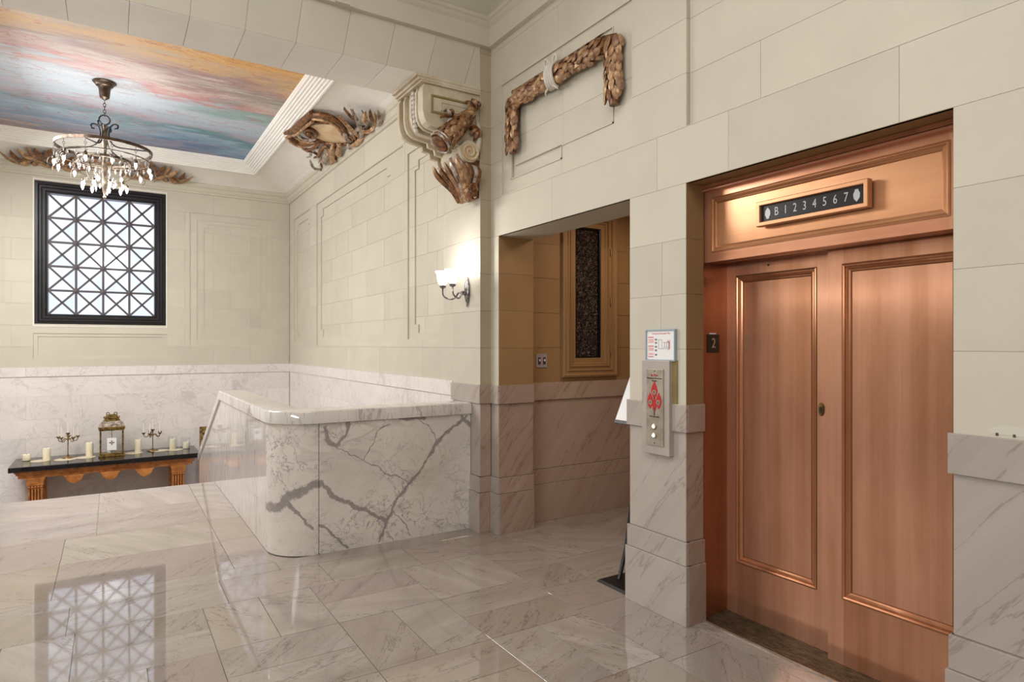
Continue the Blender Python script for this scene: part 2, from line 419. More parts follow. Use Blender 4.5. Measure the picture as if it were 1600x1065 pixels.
def mural():
    k = NM('ceiling_mural'); tc = k.n('ShaderNodeTexCoord'); sp = k.n('ShaderNodeSeparateXYZ'); k.l(tc.outputs['Object'], sp.inputs[0])
    mp = k.n('ShaderNodeMapping'); mp.inputs['Scale'].default_value = (0.42, 1.5, 1); mp.inputs['Rotation'].default_value = (0, 0, 0.10)
    k.l(tc.outputs['Object'], mp.inputs[0])
    mf = k.n('ShaderNodeMapping'); mf.inputs['Scale'].default_value = (1.6, 9.0, 1); mf.inputs['Rotation'].default_value = (0, 0, 0.14)
    k.l(tc.outputs['Object'], mf.inputs[0])
    n1 = k.noise(mp.outputs[0], 1.3, 5, 0.55, 0.6); n2 = k.noise(mf.outputs[0], 1.0, 7, 0.7, 0.4); n3 = k.noise(tc.outputs['Object'], 38, 4, 0.7)
    # position along the hall, bent by the brush strokes
    y = k.math('ADD', sp.outputs[1], k.math('MULTIPLY', k.math('SUBTRACT', n1, 0.5), 1.7))
    y = k.math('ADD', y, k.math('MULTIPLY', k.math('SUBTRACT', n2, 0.5), 1.0))
    y = k.math('ADD', y, k.math('MULTIPLY', sp.outputs[0], -0.22))
    t = k.math('DIVIDE', k.math('SUBTRACT', y, 5.7), 4.4)
    S = [(5.7, 226, 176, 112), (6.5, 232, 184, 116), (6.8, 214, 180, 140), (7.1, 168, 140, 140), (7.35, 206, 190, 182), (7.55, 196, 140, 140),
         (7.68, 176, 182, 194), (7.95, 190, 202, 216), (8.35, 172, 192, 210), (8.62, 176, 168, 188), (8.9, 92, 140, 158), (9.15, 150, 182, 206), (9.45, 88, 132, 174), (9.7, 150, 150, 176), (9.9, 84, 122, 160), (10.1, 150, 108, 104)]
    A = k.ramp(t, [((a-5.7)/4.4, srgb(r, g, b)) for a, r, g, b in S])
    # teal and green drift on the right-hand side
    g = k.math('MULTIPLY', k.ramp(n1, [(0.46, (0, 0, 0)), (0.56, (1, 1, 1))]), k.math('MULTIPLY', k.ramp(sp.outputs[0], [(0.35, (0, 0, 0)), (1.0, (1, 1, 1))]), k.ramp(k.math('DIVIDE', sp.outputs[1], 10.0), [(0.72, (0, 0, 0)), (0.77, (1, 1, 1)), (0.86, (1, 1, 1)), (0.92, (0, 0, 0))])))
    A = k.mix(k.math('MULTIPLY', g, 0.55), A, srgb(112, 160, 146))
    w = k.ramp(n2, [(0.52, (0, 0, 0)), (0.72, (1, 1, 1))])
    A = k.mix(k.math('MULTIPLY', w, 0.55), A, srgb(222, 226, 230))
    A = k.mix(k.math('MULTIPLY', k.ramp(sp.outputs[0], [(0.0, (0.35,)*3), (0.9, (0, 0, 0))]), k.ramp(n3, [(0.4, (0.4,)*3), (0.6, (1, 1, 1))])), A, srgb(214, 216, 218))
    rr = k.vein(k.noise(mp.outputs[0], 1.9, 6, 0.6, 0.8), 0.012, 0.2, 0.46)
    A = k.mix(k.math('MULTIPLY', rr, 0.45), A, srgb(186, 96, 84))
    A = k.mix(k.math('MULTIPLY', k.ramp(n3, [(0.42, (0, 0, 0)), (0.62, (1, 1, 1))]), 0.2), A, srgb(120, 118, 128))
    k.col(A); k.bump(n3, 0.35, 0.004); M['ceiling_mural'] = k.set(0.75)


mural()


# ------------------------------------------------------------------ mesh helpers
class MB:
    def __init__(s): s.v = []; s.f = []

    def add(s, vs, fs):
        o = len(s.v); s.v += [tuple(p) for p in vs]; s.f += [tuple(i+o for i in f) for f in fs]; return s

    def box(s, x0, x1, y0, y1, z0, z1):
        x0, x1 = sorted((x0, x1)); y0, y1 = sorted((y0, y1)); z0, z1 = sorted((z0, z1))
        return s.add([(x0, y0, z0), (x1, y0, z0), (x1, y1, z0), (x0, y1, z0), (x0, y0, z1), (x1, y0, z1), (x1, y1, z1), (x0, y1, z1)],
                     [(3, 2, 1, 0), (4, 5, 6, 7), (0, 1, 5, 4), (1, 2, 6, 5), (2, 3, 7, 6), (3, 0, 4, 7)])

    def hexa(s, lo, hi):
        """bottom quad and top quad, matching order"""
        n = len(lo)
        return s.add(list(lo)+list(hi), [tuple(range(n-1, -1, -1)), tuple(range(n, 2*n))]+[(i, (i+1) % n, n+(i+1) % n, n+i) for i in range(n)])

    def prism(s, pts, fn, d0, d1):
        """2D outline pts mapped by fn(a, b, depth)"""
        return s.hexa([fn(a, b, d0) for a, b in pts], [fn(a, b, d1) for a, b in pts])

    def tube(s, pts, r, n=8, cap=True, flat=1.0, up=None):
        pts = [Vector(p) for p in pts]; rs = r if isinstance(r, (list, tuple)) else [r]*len(pts)
        rings = []; prev = None
        for i, p in enumerate(pts):
            t = (pts[min(i+1, len(pts)-1)]-pts[max(i-1, 0)])
            if t.length < 1e-9: t = Vector((0, 0, 1))
            t.normalize()
            if prev is None:
                a = Vector(up) if up else (Vector((0, 0, 1)) if abs(t.z) < 0.9 else Vector((1, 0, 0)))
            else: a = prev
            u = (a - t*a.dot(t))
            if u.length < 1e-6: u = t.orthogonal()
            u.normalize(); w = t.cross(u); prev = u
            rings.append([p+u*(math.cos(2*PI*k/n)*rs[i]*flat)+w*(math.sin(2*PI*k/n)*rs[i]) for k in range(n)])
        vs = [q for r_ in rings for q in r_]; fs = []
        for i in range(len(rings)-1):
            for k in range(n): fs.append((i*n+k, i*n+(k+1) % n, (i+1)*n+(k+1) % n, (i+1)*n+k))
        if cap: fs += [tuple(range(n-1, -1, -1)), tuple((len(rings)-1)*n+k for k in range(n))]
        return s.add(vs, fs)

    def lathe(s, prof, n=16, c=(0, 0, 0), axis='z', sx=1.0, sy=1.0):
        vs = []; fs = []
        for r, z in prof:
            for k in range(n):
                a = 2*PI*k/n; x, y = r*math.cos(a)*sx, r*math.sin(a)*sy
                if axis == 'z': p = (c[0]+x, c[1]+y, c[2]+z)
                elif axis == 'y': p = (c[0]+x, c[1]+z, c[2]+y)
                else: p = (c[0]+z, c[1]+x, c[2]+y)
                vs.append(p)
        for i in range(len(prof)-1):
            for k in range(n): fs.append((i*n+k, i*n+(k+1) % n, (i+1)*n+(k+1) % n, (i+1)*n+k))
        fs += [tuple(range(n-1, -1, -1)), tuple((len(prof)-1)*n+k for k in range(n))]
        return s.add(vs, fs)

    def sphere(s, c, r, n=8, m=6, sz=1.0):
        return s.lathe([(max(r*math.sin(PI*i/m), r*0.02), -r*sz*math.cos(PI*i/m)) for i in range(m+1)], n, c)

    def torus(s, c, R, r, axis='z', n=24, m=8, a0=0, a1=2*PI, rz=None):
        pts = []
        full = abs(a1-a0-2*PI) < 1e-6
        cnt = n+1 if not full else n
        vs = []; fs = []
        for i in range(cnt):
            a = a0+(a1-a0)*i/n
            for j in range(m):
                b = 2*PI*j/m; q = R+r*math.cos(b); h = (rz or r)*math.sin(b)
                x, y = q*math.cos(a), q*math.sin(a)
                p = {'z': (x, y, h), 'y': (x, h, y), 'x': (h, x, y)}[axis]
                vs.append((c[0]+p[0], c[1]+p[1], c[2]+p[2]))
        for i in range(n if full else n):
            for j in range(m):
                i2 = (i+1) % cnt
                fs.append((i*m+j, i*m+(j+1) % m, i2*m+(j+1) % m, i2*m+j))
        return s.add(vs, fs)

    def build(s, name, mat, parent=None, smooth=False, loc=None, bevel=0, **props):
        me = bpy.data.meshes.new(name); me.from_pydata(s.v, [], s.f)
        bm = bmesh.new(); bm.from_mesh(me); bmesh.ops.recalc_face_normals(bm, faces=bm.faces)
        if bevel:
            ed = [e for e in bm.edges if e.is_manifold and e.calc_face_angle(0) > 0.6]
            bmesh.ops.bevel(bm, geom=ed, offset=bevel, segments=2, affect='EDGES', profile=0.6)
        bm.to_mesh(me); bm.free()
        if smooth:
            for p in me.polygons: p.use_smooth = True
            try: me.set_sharp_from_angle(angle=math.radians(38))
            except Exception: pass
        me.materials.append(M[mat])
        o = bpy.data.objects.new(name, me); COL.objects.link(o)
        if parent: o.parent = parent
        if loc: o.location = loc
        for k_, v_ in props.items(): o[k_] = v_
        return o


def struct(name, mb=None, mat='limestone_paint', label=None, cat=None, **kw):
    if mb: o = mb.build(name, mat, **kw)
    else: o = bpy.data.objects.new(name, None); COL.objects.link(o)
    o['kind'] = 'structure'
    if label: o['label'] = label
    if cat: o['category'] = cat
    return o


def thing(name, label, cat, loc=(0, 0, 0), rz=0, group=None):
    o = bpy.data.objects.new(name, None); COL.objects.link(o); o.location = loc; o.rotation_euler = (0, 0, rz)
    o['label'] = label; o['category'] = cat
    if group: o['group'] = group
    return o


def copy_tree(o, parent=None):
    c = o.copy(); COL.objects.link(c); c.parent = parent
    for ch in list(o.children): copy_tree(ch, c)
    return c


# wall frames: fn(a, z, depth) -> world point, depth counted outward from the finished face
def FX(x, sgn=-1): return lambda a, z, d: (x+sgn*d, a, z)
def FY(y, sgn=-1): return lambda a, z, d: (a, y+sgn*d, z)


def fbox(mb, fr, a0, a1, z0, z1, d0, d1):
    p = fr(a0, z0, d0); q = fr(a1, z1, d1); return mb.box(p[0], q[0], p[1], q[1], p[2], q[2])


def ashlar(wall, fr, rects, rows, joints, mat, dep=0.0, gap=0.0018, thick=0.02, name='stone_block', holes=(), back=None):
    """individual stone pieces over the rects; joints(row index) gives the a positions of the upright joints"""
    cuts_a = sorted({a for r in rects for a in r[:2]} | {a for r in holes for a in r[:2]})
    cuts_z = sorted({z for r in rects for z in r[2:]} | {z for r in holes for z in r[2:]})
    lo = min(r[0] for r in rects); hi = max(r[1] for r in rects)
    zlo = min(r[2] for r in rects); zhi = max(r[3] for r in rects)
    zr = [zlo]+[z for z in rows if zlo+0.01 < z < zhi-0.01]+[zhi]
    inside = lambda a, z: any(r[0] < a < r[1] and r[2] < z < r[3] for r in rects) and not any(r[0] < a < r[1] and r[2] < z < r[3] for r in holes)
    for i in range(len(zr)-1):
        z0, z1 = zr[i], zr[i+1]
        base = min(range(len(rows)), key=lambda q: abs(rows[q]-z0)) if rows else 0
        if rows and rows[base] > z0+0.01: base -= 1
        ja = [lo]+[a for a in joints(base) if lo+0.02 < a < hi-0.02]+[hi]
        for j in range(len(ja)-1):
            a0, a1 = ja[j], ja[j+1]
            ca = [a0]+[a for a in cuts_a if a0 < a < a1]+[a1]; cz = [z0]+[z for z in cuts_z if z0 < z < z1]+[z1]
            runs = []
            for q in range(len(cz)-1):
                row = []
                for p in range(len(ca)-1):
                    if inside((ca[p]+ca[p+1])/2, (cz[q]+cz[q+1])/2):
                        if row and abs(row[-1][1]-ca[p]) < 1e-6: row[-1][1] = ca[p+1]
                        else: row.append([ca[p], ca[p+1], cz[q], cz[q+1]])
                for r in row:
                    m = next((x for x in runs if abs(x[3]-r[2]) < 1e-6 and abs(x[0]-r[0]) < 1e-6 and abs(x[1]-r[1]) < 1e-6), None)
                    if m: m[3] = r[3]
                    else: runs.append(r)
            if not runs: continue
            mb = MB()
            for b0, b1, c0, c1 in runs:
                g = gap/2
                bb0 = b0+g if abs(b0-a0) < 1e-6 and b0 > lo+1e-6 else b0
                bb1 = b1-g if abs(b1-a1) < 1e-6 and b1 < hi-1e-6 else b1
                cc0 = c0+g if abs(c0-z0) < 1e-6 and c0 > zlo+1e-6 else c0
                cc1 = c1-g if abs(c1-z1) < 1e-6 and c1 < zhi-1e-6 else c1
                fbox(mb, fr, bb0, bb1, cc0, cc1, dep, dep-thick)
            mb.build(name, mat, wall)
    if back is not None:
        for r in rects:
            # backing strips behind the joints
            ca = sorted({r[0], r[1]} | {a for h in holes for a in h[:2] if r[0] < a < r[1]})
            cz = sorted({r[2], r[3]} | {z for h in holes for z in h[2:] if r[2] < z < r[3]})
            for q in range(len(cz)-1):
                for p in range(len(ca)-1):
                    ma, mz = (ca[p]+ca[p+1])/2, (cz[q]+cz[q+1])/2
                    if inside(ma, mz):
                        e = 0.0015
                        l_, r_ = (0 if inside(ca[p]-0.001, mz) else e), (0 if inside(ca[p+1]+0.001, mz) else e)
                        d_, u_2 = (0 if inside(ma, cz[q]-0.001) else e), (0 if inside(ma, cz[q+1]+0.001) else e)
                        fbox(back, fr, ca[p]+l_, ca[p+1]-r_, cz[q]+d_, cz[q+1]-u_2, dep-0.0035, dep-0.06)


def ring(mb, fr, a0, a1, z0, z1, prof):
    """mitred moulding round a rectangle; prof = [(inset, depth)]"""
    vs = []; fs = []
    for ins, d in prof:
        for a, z in ((a0+ins, z0+ins), (a1-ins, z0+ins), (a1-ins, z1-ins), (a0+ins, z1-ins)): vs.append(fr(a, z, d))
    n = len(prof)
    for i in range(n-1):
        for k_ in range(4): fs.append((i*4+k_, i*4+(k_+1) % 4, (i+1)*4+(k_+1) % 4, (i+1)*4+k_))
    # close the back so the moulding is solid
    for k_ in range(4): fs.append(((n-1)*4+k_, (n-1)*4+(k_+1) % 4, (k_+1) % 4, k_))
    return mb.add(vs, fs)


ROWS = [0.59, 0.885, 1.18, 1.478, 1.776, 2.072, 2.368, 2.668, 2.958, 3.25, 3.54, 3.84, 4.14, 4.44, 4.74]


def stagger(lo, L, off0=0.0):
    return lambda r: [lo+off0+(L/2 if r % 2 else 0)+L*i for i in range(-1, 40)]


X_ELEV = 2.60; X_HALL = 2.50; Y_ARCH = 4.44; Y_HALL = 4.92; Y_FAR = 10.9; X_LEFT = -2.66
Z_MUR = 4.24

# ------------------------------------------------------------------ the shell: floor
fb = MB(); fb.box(-2.76, 2.62, -3.0, 7.66, -0.16, -0.008)
fb.box(2.62, 5.2, 2.62, 4.5, -0.16, -0.008)
floor = struct('floor', fb, 'floor_stone')
floor['label'] = 'polished pinkish grey marble floor of the lobby'; floor['category'] = 'floor'


def tile(x0, x1, y0, y1, g=0.0032, top=0.0, th=0.009):
    mb = MB(); w, d = (x1-x0)/2-g/2, (y1-y0)/2-g/2; c = 0.0007
    mb.hexa([(-w, -d, -th), (w, -d, -th), (w, d, -th), (-w, d, -th)], [(-w, -d, top-c), (w, -d, top-c), (w, d, top-c), (-w, d, top-c)])
    mb.v[4:8] = [(-w, -d, top-c), (w, -d, top-c), (w, d, top-c), (-w, d, top-c)]
    mb.f.remove((4, 5, 6, 7))
    o = len(mb.v); mb.v += [(-w+c, -d+c, top), (w-c, -d+c, top), (w-c, d-c, top), (-w+c, d-c, top)]
    mb.f += [(o, o+1, o+2, o+3)]+[(4+i, 4+(i+1) % 4, o+(i+1) % 4, o+i) for i in range(4)]
    mb.build('floor_tile', 'floor_stone', floor, loc=((x0+x1)/2, (y0+y1)/2, 0))


# basket weave of slabs, pairs turned alternately
S6 = 0.6
xs = [1.04+S6*i for i in range(-6, 2)]       # -2.56 .. 1.64
ys = [2.80+S6*j for j in range(-9, 2)]       # -2.6 .. 3.4
for i, x in enumerate(xs):
    for j, y in enumerate(ys):
        if y < -1.4 and x > -3: 
            if j % 2 == 0: continue
        I, J = i-6, j-9
        if y < -1.4:
            tile(x, x+S6, y-S6 if y > -2.5 else y, y+S6); continue
        if (I+J) % 2: tile(x, x+S6, y, y+0.30); tile(x, x+S6, y+0.30, y+S6)
        else: tile(x, x+0.30, y, y+S6); tile(x+0.30, x+S6, y, y+S6)
# border strip along the elevator wall
yb = [-1.4, -0.6, 0.1, 0.8, 1.55, 2.15, 2.85, 3.20, 3.53, 4.16, 4.41]
for a, b in zip(yb, yb[1:]): tile(2.24, 2.62, a, b)
# threshold row under the arch and parapet foot
for a, b in zip([-2.76, -1.9, -1.05, -0.2, 0.58, 1.20, 1.81, 2.24], [-1.9, -1.05, -0.2, 0.58, 1.20, 1.81, 2.24, 2.24]):
    if b > a: tile(a, b, 4.0, 4.41)
for a, b in zip([-2.76, -0.6, 0.957, 2.62], [-0.6, 0.957, 2.62]): tile(a, b, 4.41, 4.60)
for y0, y1 in ((4.60, 5.30), (5.30, 5.98), (5.98, 6.78), (6.78, 7.66)):
    xx = [-1.12, -0.3, 0.70, 0.957] if y0 < 5.4 else [-1.12, -0.1, 0.70, 0.957]
    for a, b in zip(xx, xx[1:]): tile(a, b, y0, y1)
# corridor slabs
cy = [2.64, 3.19, 3.60, 4.16, 4.47]
for r, (a, b) in enumerate(zip(cy, cy[1:])):
    xx = [2.62, 2.95+0.25*(r % 2), 3.38+0.25*(r % 2), 4.0+0.2*(r % 2), 5.1]
    for p, q in zip(xx, xx[1:]): tile(p, q, a, b)

# stair flight, landing
st = MB()
for i in range(5):
    st.box(-1.12, 0.957, 7.66+0.33*i, 7.66+0.33*(i+1), -1.6, -0.1667*(i+1))
st.box(X_LEFT, X_HALL, 9.31, Y_FAR, -1.6, -1.0)
stairs = struct('stairs', st, 'floor_stone', label='marble flight going down from the floor edge to the landing', cat='stairs')
lower = MB(); lower.box(1.15, X_HALL, 4.6, 9.31, -2.9, -2.6); lower.box(X_LEFT, -1.3, 4.6, 9.31, -2.9, -2.6)
for i in range(9): lower.box(1.15, X_HALL, 9.31-0.33*(i+1), 9.31-0.33*i, -2.7, -1.0-0.1667*(i+1))
struct('stairs_lower', lower, 'floor_stone')

# ------------------------------------------------------------------ elevator wall (x = 2.6)
WR = MB(); wall_right = struct('wall_right')
EY0, EY1 = 1.10, 2.376      # elevator opening
CY0, CY1 = 2.81, 4.32       # corridor opening
ZH = 2.367
fr = FX(X_ELEV)
HO = [(EY0, EY1, -0.1, ZH), (CY0, CY1, -0.1, ZH)]
PR = [(EY0-0.035, EY1-0.003, 2.672, 3.54), (2.795, 4.27, 2.678, 3.545)]
def j_up(r):
    return {10: [-1.6, -0.3, 0.6, 2.795, 3.53], 9: [-2, -1, 0.1, 2.795, 3.5, 4.27], 8: [-1.5, -0.4, 0.55, 2.795], 7: [-2, -0.9, 0.2, 2.795, 3.5],
            6: [-1.5, -0.4, 0.4, 1.289, 2.10, 2.588, 3.60], 5: [-2, -0.9, 0.2], 4: [-1.6, -0.5, 0.6, 2.55], 3: [-2, -0.9, 0.2, 2.56], 2: [-1.5, -0.4, 0.6]}.get(r, stagger(-3, 1.0)(r))
ashlar(wall_right, fr, [(-3.0, 4.44, 1.18, 3.89)], ROWS, j_up, 'limestone_paint', holes=HO+PR, back=WR)
# sunk panel over the elevator
def j_pan(r): return {7: [1.933], 8: [1.51], 9: [2.1], 10: [1.6]}.get(r, [])
ashlar(wall_right, fr, [PR[0]], ROWS, j_pan, 'limestone_paint', dep=-0.026, back=WR)
# sunk panel behind the garland with its raised inner fields
P1 = (2.795, 4.27, 2.678, 3.545)
inner = [(3.50, 4.138, 2.782, 3.46), (2.97, 3.50, 2.87, 3.46)]
ashlar(wall_right, fr, [P1], [2.678, 3.09, 3.545], lambda r: [3.5], 'limestone_paint', dep=-0.012, holes=inner, back=WR)
bd = MB()
for (a0, a1, z0, z1) in ((3.496, 4.142, 2.776, 2.784), (2.966, 3.504, 2.864, 2.872), (4.134, 4.142, 2.776, 3.46), (2.966, 2.974, 2.864, 3.46), (3.496, 3.504, 2.776, 2.872), (3.496, 4.10, 2.872, 2.876)):
    fbox(bd, fr, a0, a1, z0, z1, -0.005, -0.02)
bd.build('panel_bead', 'limestone_paint', wall_right)
ashlar(wall_right, fr, inner, [3.09], lambda r: [3.5], 'limestone_paint', dep=-0.024, back=WR, gap=0.0015)
# the wall core behind, with real openings (recess sides carried to their full depth)
core = WR
def core_box(y0, y1, z0, z1, x1=2.93): core.box(X_ELEV+0.055, x1, y0, y1, z0, z1)
core_box(-3.0, EY0-0.018, -0.1, 5.0); core_box(EY0, EY1, ZH+0.002, 5.0); core_box(EY1+0.018, CY0-0.010, -0.1, 5.0); core_box(CY0, CY1, ZH+0.002, 5.0); core_box(CY1+0.010, 4.45, -0.1, 5.0)
core.box(X_ELEV-0.0, X_ELEV+0.06, -3.0, 4.44, 3.885, 5.0)
WR.build('wall_core', 'limestone_paint', wall_right)

# dado of the elevator wall: cap, slab, band and plinth as separate stones
def dado(wall, fr, a0, a1, mat, joints=(), e0=0, e1=0, slab_mat=None):
    """e0/e1: how far the proud courses run past each end"""
    cs = [a0]+[j for j in joints if a0 < j < a1]+[a1]
    for (z0, z1, p) in ((0.0, 0.318, 0.020), (0.32, 0.443, 0.012), (0.446, 1.03, 0.0), (1.032, 1.18, 0.014)):
        for i in range(len(cs)-1):
            mb = MB(); g = 0.0012
            b0 = cs[i]-(e0*p if i == 0 else -g); b1 = cs[i+1]+(e1*p if i == len(cs)-2 else -g)
            fbox(mb, fr, b0, b1, z0, z1, p, -0.03)
            mb.build('dado_slab', mat if p or not slab_mat else slab_mat, wall, bevel=0.0025)
    mb = MB(); fbox(mb, fr, a0+0.002, a1-0.002, 0, 1.178, -0.006, -0.05); mb.build('dado_backing', mat, wall)

dado(wall_right, fr, -3.0, EY0, 'dado_stone', (-2.2, -1.2, -0.2), 0, 1)
dado(wall_right, fr, EY1, CY0, 'dado_stone', (), 1, 1)
dado(wall_right, fr, CY1, 4.43, 'dado_stone', (), 1, 0)

# reveals of the two openings (warm light tinted into paint and stone)
def reveal(wall, y, sgn, x0, x1, mat='warm_light_paint', smat='dado_stone_across', z1=ZH, zf=0.0):
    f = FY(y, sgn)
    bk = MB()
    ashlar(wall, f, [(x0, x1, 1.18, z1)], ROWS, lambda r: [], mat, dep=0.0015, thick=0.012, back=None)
    for (a, b, p) in ((zf, 0.318, 0.020), (0.32, 0.443, 0.012), (0.446, 1.03, 0.0), (1.032, 1.18, 0.014)):
        mb = MB(); fbox(mb, f, x0, x1, a, b, p+0.001, -0.012); mb.build('dado_slab', smat, wall, bevel=0.0025)

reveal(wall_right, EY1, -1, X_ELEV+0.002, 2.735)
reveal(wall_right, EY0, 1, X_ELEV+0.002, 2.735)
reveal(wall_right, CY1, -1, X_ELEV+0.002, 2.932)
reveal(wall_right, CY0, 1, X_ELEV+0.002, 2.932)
mb = MB(); mb.box(X_ELEV+0.001, 2.932, CY0, CY1, ZH, ZH+0.01); mb.build('lintel_soffit', 'limestone_paint', wall_right)
mb = MB(); mb.box(X_ELEV+0.001, 2.735, EY0, EY1, ZH, ZH+0.01); mb.build('lintel_soffit', 'warm_light_paint', wall_right)

# patch of putty and two nail holes above the dado right of the elevator
o = MB(); pts = [(0.98, 1.192), (0.88, 1.190), (0.86, 1.205), (0.90, 1.222), (0.96, 1.220), (0.995, 1.205)]
o.prism(pts, fr, 0.0012, -0.001); o.build('putty_patch', 'putty', wall_right)
for a in (0.965, 0.915):
    o = MB(); fbox(o, fr, a-0.004, a+0.004, 1.186, 1.196, 0.0016, 0); o.build('nail_hole', 'engraved_dark', wall_right)

# string course running round the lobby under the upper wall
def course(y_or_x):
    pass
for nm, f, a0, a1 in (('trim_1', FX(X_ELEV), -3.0, Y_ARCH), ('trim_2', FY(Y_ARCH), -2.76, X_ELEV)):
    prof = [(3.885, 0.0), (3.892, 0.035), (4.035, 0.035), (4.045, 0.042), (4.06, 0.052), (4.078, 0.058), (4.09, 0.07), (4.112, 0.074), (4.12, 0.0)]
    mb = MB(); vs = []; e = 1.0
    for z, d in prof:
        vs.append(f(a0, z, d))
    for z, d in prof:
        vs.append(f(a1-d if nm == 'trim_1' else a1-d, z, d))
    n = len(prof)
    mb.add(vs, [(i, i+1, n+i+1, n+i) for i in range(n-1)]+[tuple(range(n)), tuple(range(2*n-1, n-1, -1)), (0, n-1, 2*n-1, n)])
    struct(nm, mb, 'limestone_paint')

# ------------------------------------------------------------------ arch wall (y = 4.44) with splayed flat-arch stones
wall_arch = struct('wall_arch')
fa = FY(Y_ARCH)
xc = -0.08
cuts = [2.357-0.3235*i for i in range(0, 16)]
cuts = [c for c in cuts if c > -2.5]
edges = [2.5]+cuts+[-2.76]
lean = lambda x: (x-xc)*0.040 if abs(x) < 2.55 and x > -2.7 else 0
for i in range(len(edges)-1):
    b, a = edges[i], edges[i+1]; g = 0.0012
    la, lb = lean(a), lean(b) if i else 0
    if i == len(edges)-2: la = 0
    mb = MB(); mb.prism([(a+g, 3.56), (b-g, 3.56), (b+lb-g, 3.885), (a+la+g, 3.885)], fa, 0.0, -0.475)
    mb.build('arch_stone', 'limestone_paint', wall_arch)
    mb = MB(); mb.box(a+0.0015, b-0.0015, Y_ARCH+0.004, Y_HALL-0.004, 3.556, 3.5605); mb.build('soffit_slab', 'white_plaster', wall_arch)
mb = MB(); mb.box(-2.76, 2.6, Y_ARCH+0.006, Y_HALL-0.012, 3.564, 5.0); mb.box(-2.76, 2.6, Y_ARCH, Y_ARCH+0.01, 3.885, 5.0)
mb.build('wall_core', 'limestone_paint', wall_arch)
# pier at the right of the arch (return face and hall side)
mb = MB(); mb.box(X_HALL+0.012, 2.93, Y_ARCH+0.012, Y_HALL, -0.1, 5.0); mb.build('pier_core', 'limestone_paint', wall_arch)
ashlar(wall_arch, FY(Y_ARCH), [(X_HALL+0.001, 2.6, 1.18, 3.885)], ROWS, lambda r: [], 'shaded_paint', dep=0.0015, thick=0.018)
for (z0, z1, p) in ((0, 0.318, 0.020), (0.32, 0.443, 0.012), (0.446, 1.03, 0.0), (1.032, 1.18, 0.014)):
    mb = MB(); fbox(mb, FY(Y_ARCH), X_HALL-p+0.0012, 2.6-p-0.001, z0, z1, p+0.001, -0.02); mb.build('dado_slab', 'dado_stone_across', wall_arch, bevel=0.002)
    mb = MB(); fbox(mb, FX(X_HALL), Y_ARCH-p+0.002, Y_HALL+p, z0, z1, p, -0.02); mb.build('dado_slab', 'dado_stone', wall_arch, bevel=0.002)
ashlar(wall_arch, FX(X_HALL), [(Y_ARCH+0.0, Y_HALL, 1.18, 3.84)], ROWS, lambda r: [], 'limestone_paint', dep=0.0, thick=0.025)

# ------------------------------------------------------------------ stair hall right wall (x = 2.5)
wall_hall = struct('wall_hall_right'); WH = MB(); fh = FX(X_HALL+0.006)
A1 = (6.05, 9.26, 1.497, 3.53)
A2 = (5.06, 5.93, 1.56, 3.41)
A0 = (9.60, 10.60, 1.56, 3.53)
def notched(a0, a1, z0, z1, n=0.10):
    return [(a0+n, a1-n, z0, z1), (a0, a0+n, z0+n, z1-n), (a1-n, a1, z0+n, z1-n)]
I1 = notched(6.435, 9.09, 1.618, 3.42)
I2 = notched(5.145, 5.79, 1.617, 3.30, 0.085)
I0 = notched(9.69, 10.48, 1.625, 3.42, 0.09)
jh = lambda r: {2: [5.571, 6.711, 7.864, 9.1, 10.2], 3: [5.571, 6.65, 7.4, 8.2, 9.09, 10.0], 4: [5.514, 6.65, 7.75, 8.6, 9.5], 5: [5.3, 7.217, 7.9, 8.4, 9.8],
                6: [5.514, 6.65, 7.75, 8.6, 9.6], 7: [5.3, 6.2, 7.2, 7.9, 8.4, 9.8], 8: [5.6, 6.65, 7.75, 8.6, 9.6]}.get(r, [5.3, 6.0, 7.2, 8.4, 9.8])
ashlar(wall_hall, fh, [(Y_HALL, Y_FAR, 1.197, 3.86)], ROWS, jh, 'limestone_paint', holes=[A1, A2, A0], back=WH, gap=0.003)
for A, I in ((A1, I1), (A2, I2), (A0, I0)):
    ashlar(wall_hall, fh, [A], ROWS, lambda r: [], 'limestone_paint', dep=-0.016, holes=I, back=WH, gap=0.003)
    ashlar(wall_hall, fh, I, ROWS, jh, 'limestone_paint', dep=-0.030, back=WH, gap=0.004)
WH.box(X_HALL+0.07, 2.93, Y_HALL, Y_FAR, -2.9, 5.0)
WH.build('wall_core', 'limestone_paint', wall_hall)
# marble lining under it
def lining(wall, fr, a0, a1, joints, z_lo=-2.9):
    zr = [1.197, 1.065, 0.79, 0.475, 0.22, -0.10, -0.42, -0.74, -1.06]
    if z_lo < -1.5: zr += [-1.6, -2.2, -2.9]
    for i in range(len(zr)-1):
        js = [a0]+[j for j in joints(i) if a0+0.05 < j < a1-0.05]+[a1]
        for p, q in zip(js, js[1:]):
            mb = MB(); d = 0.012 if i == 0 else 0.0
            fbox(mb, fr, p+0.0008, q-0.0008, zr[i+1]+0.0008, zr[i]-0.0008, d, -0.03); mb.build('marble_slab', 'carrara_marble', wall)
    mb = MB(); fbox(mb, fr, a0, a1, z_lo, 1.19, -0.004, -0.05); mb.build('lining_backing', 'carrara_marble', wall)
lining(wall_hall, fh, Y_HALL, Y_FAR, stagger(4.9, 1.3, 0.3))

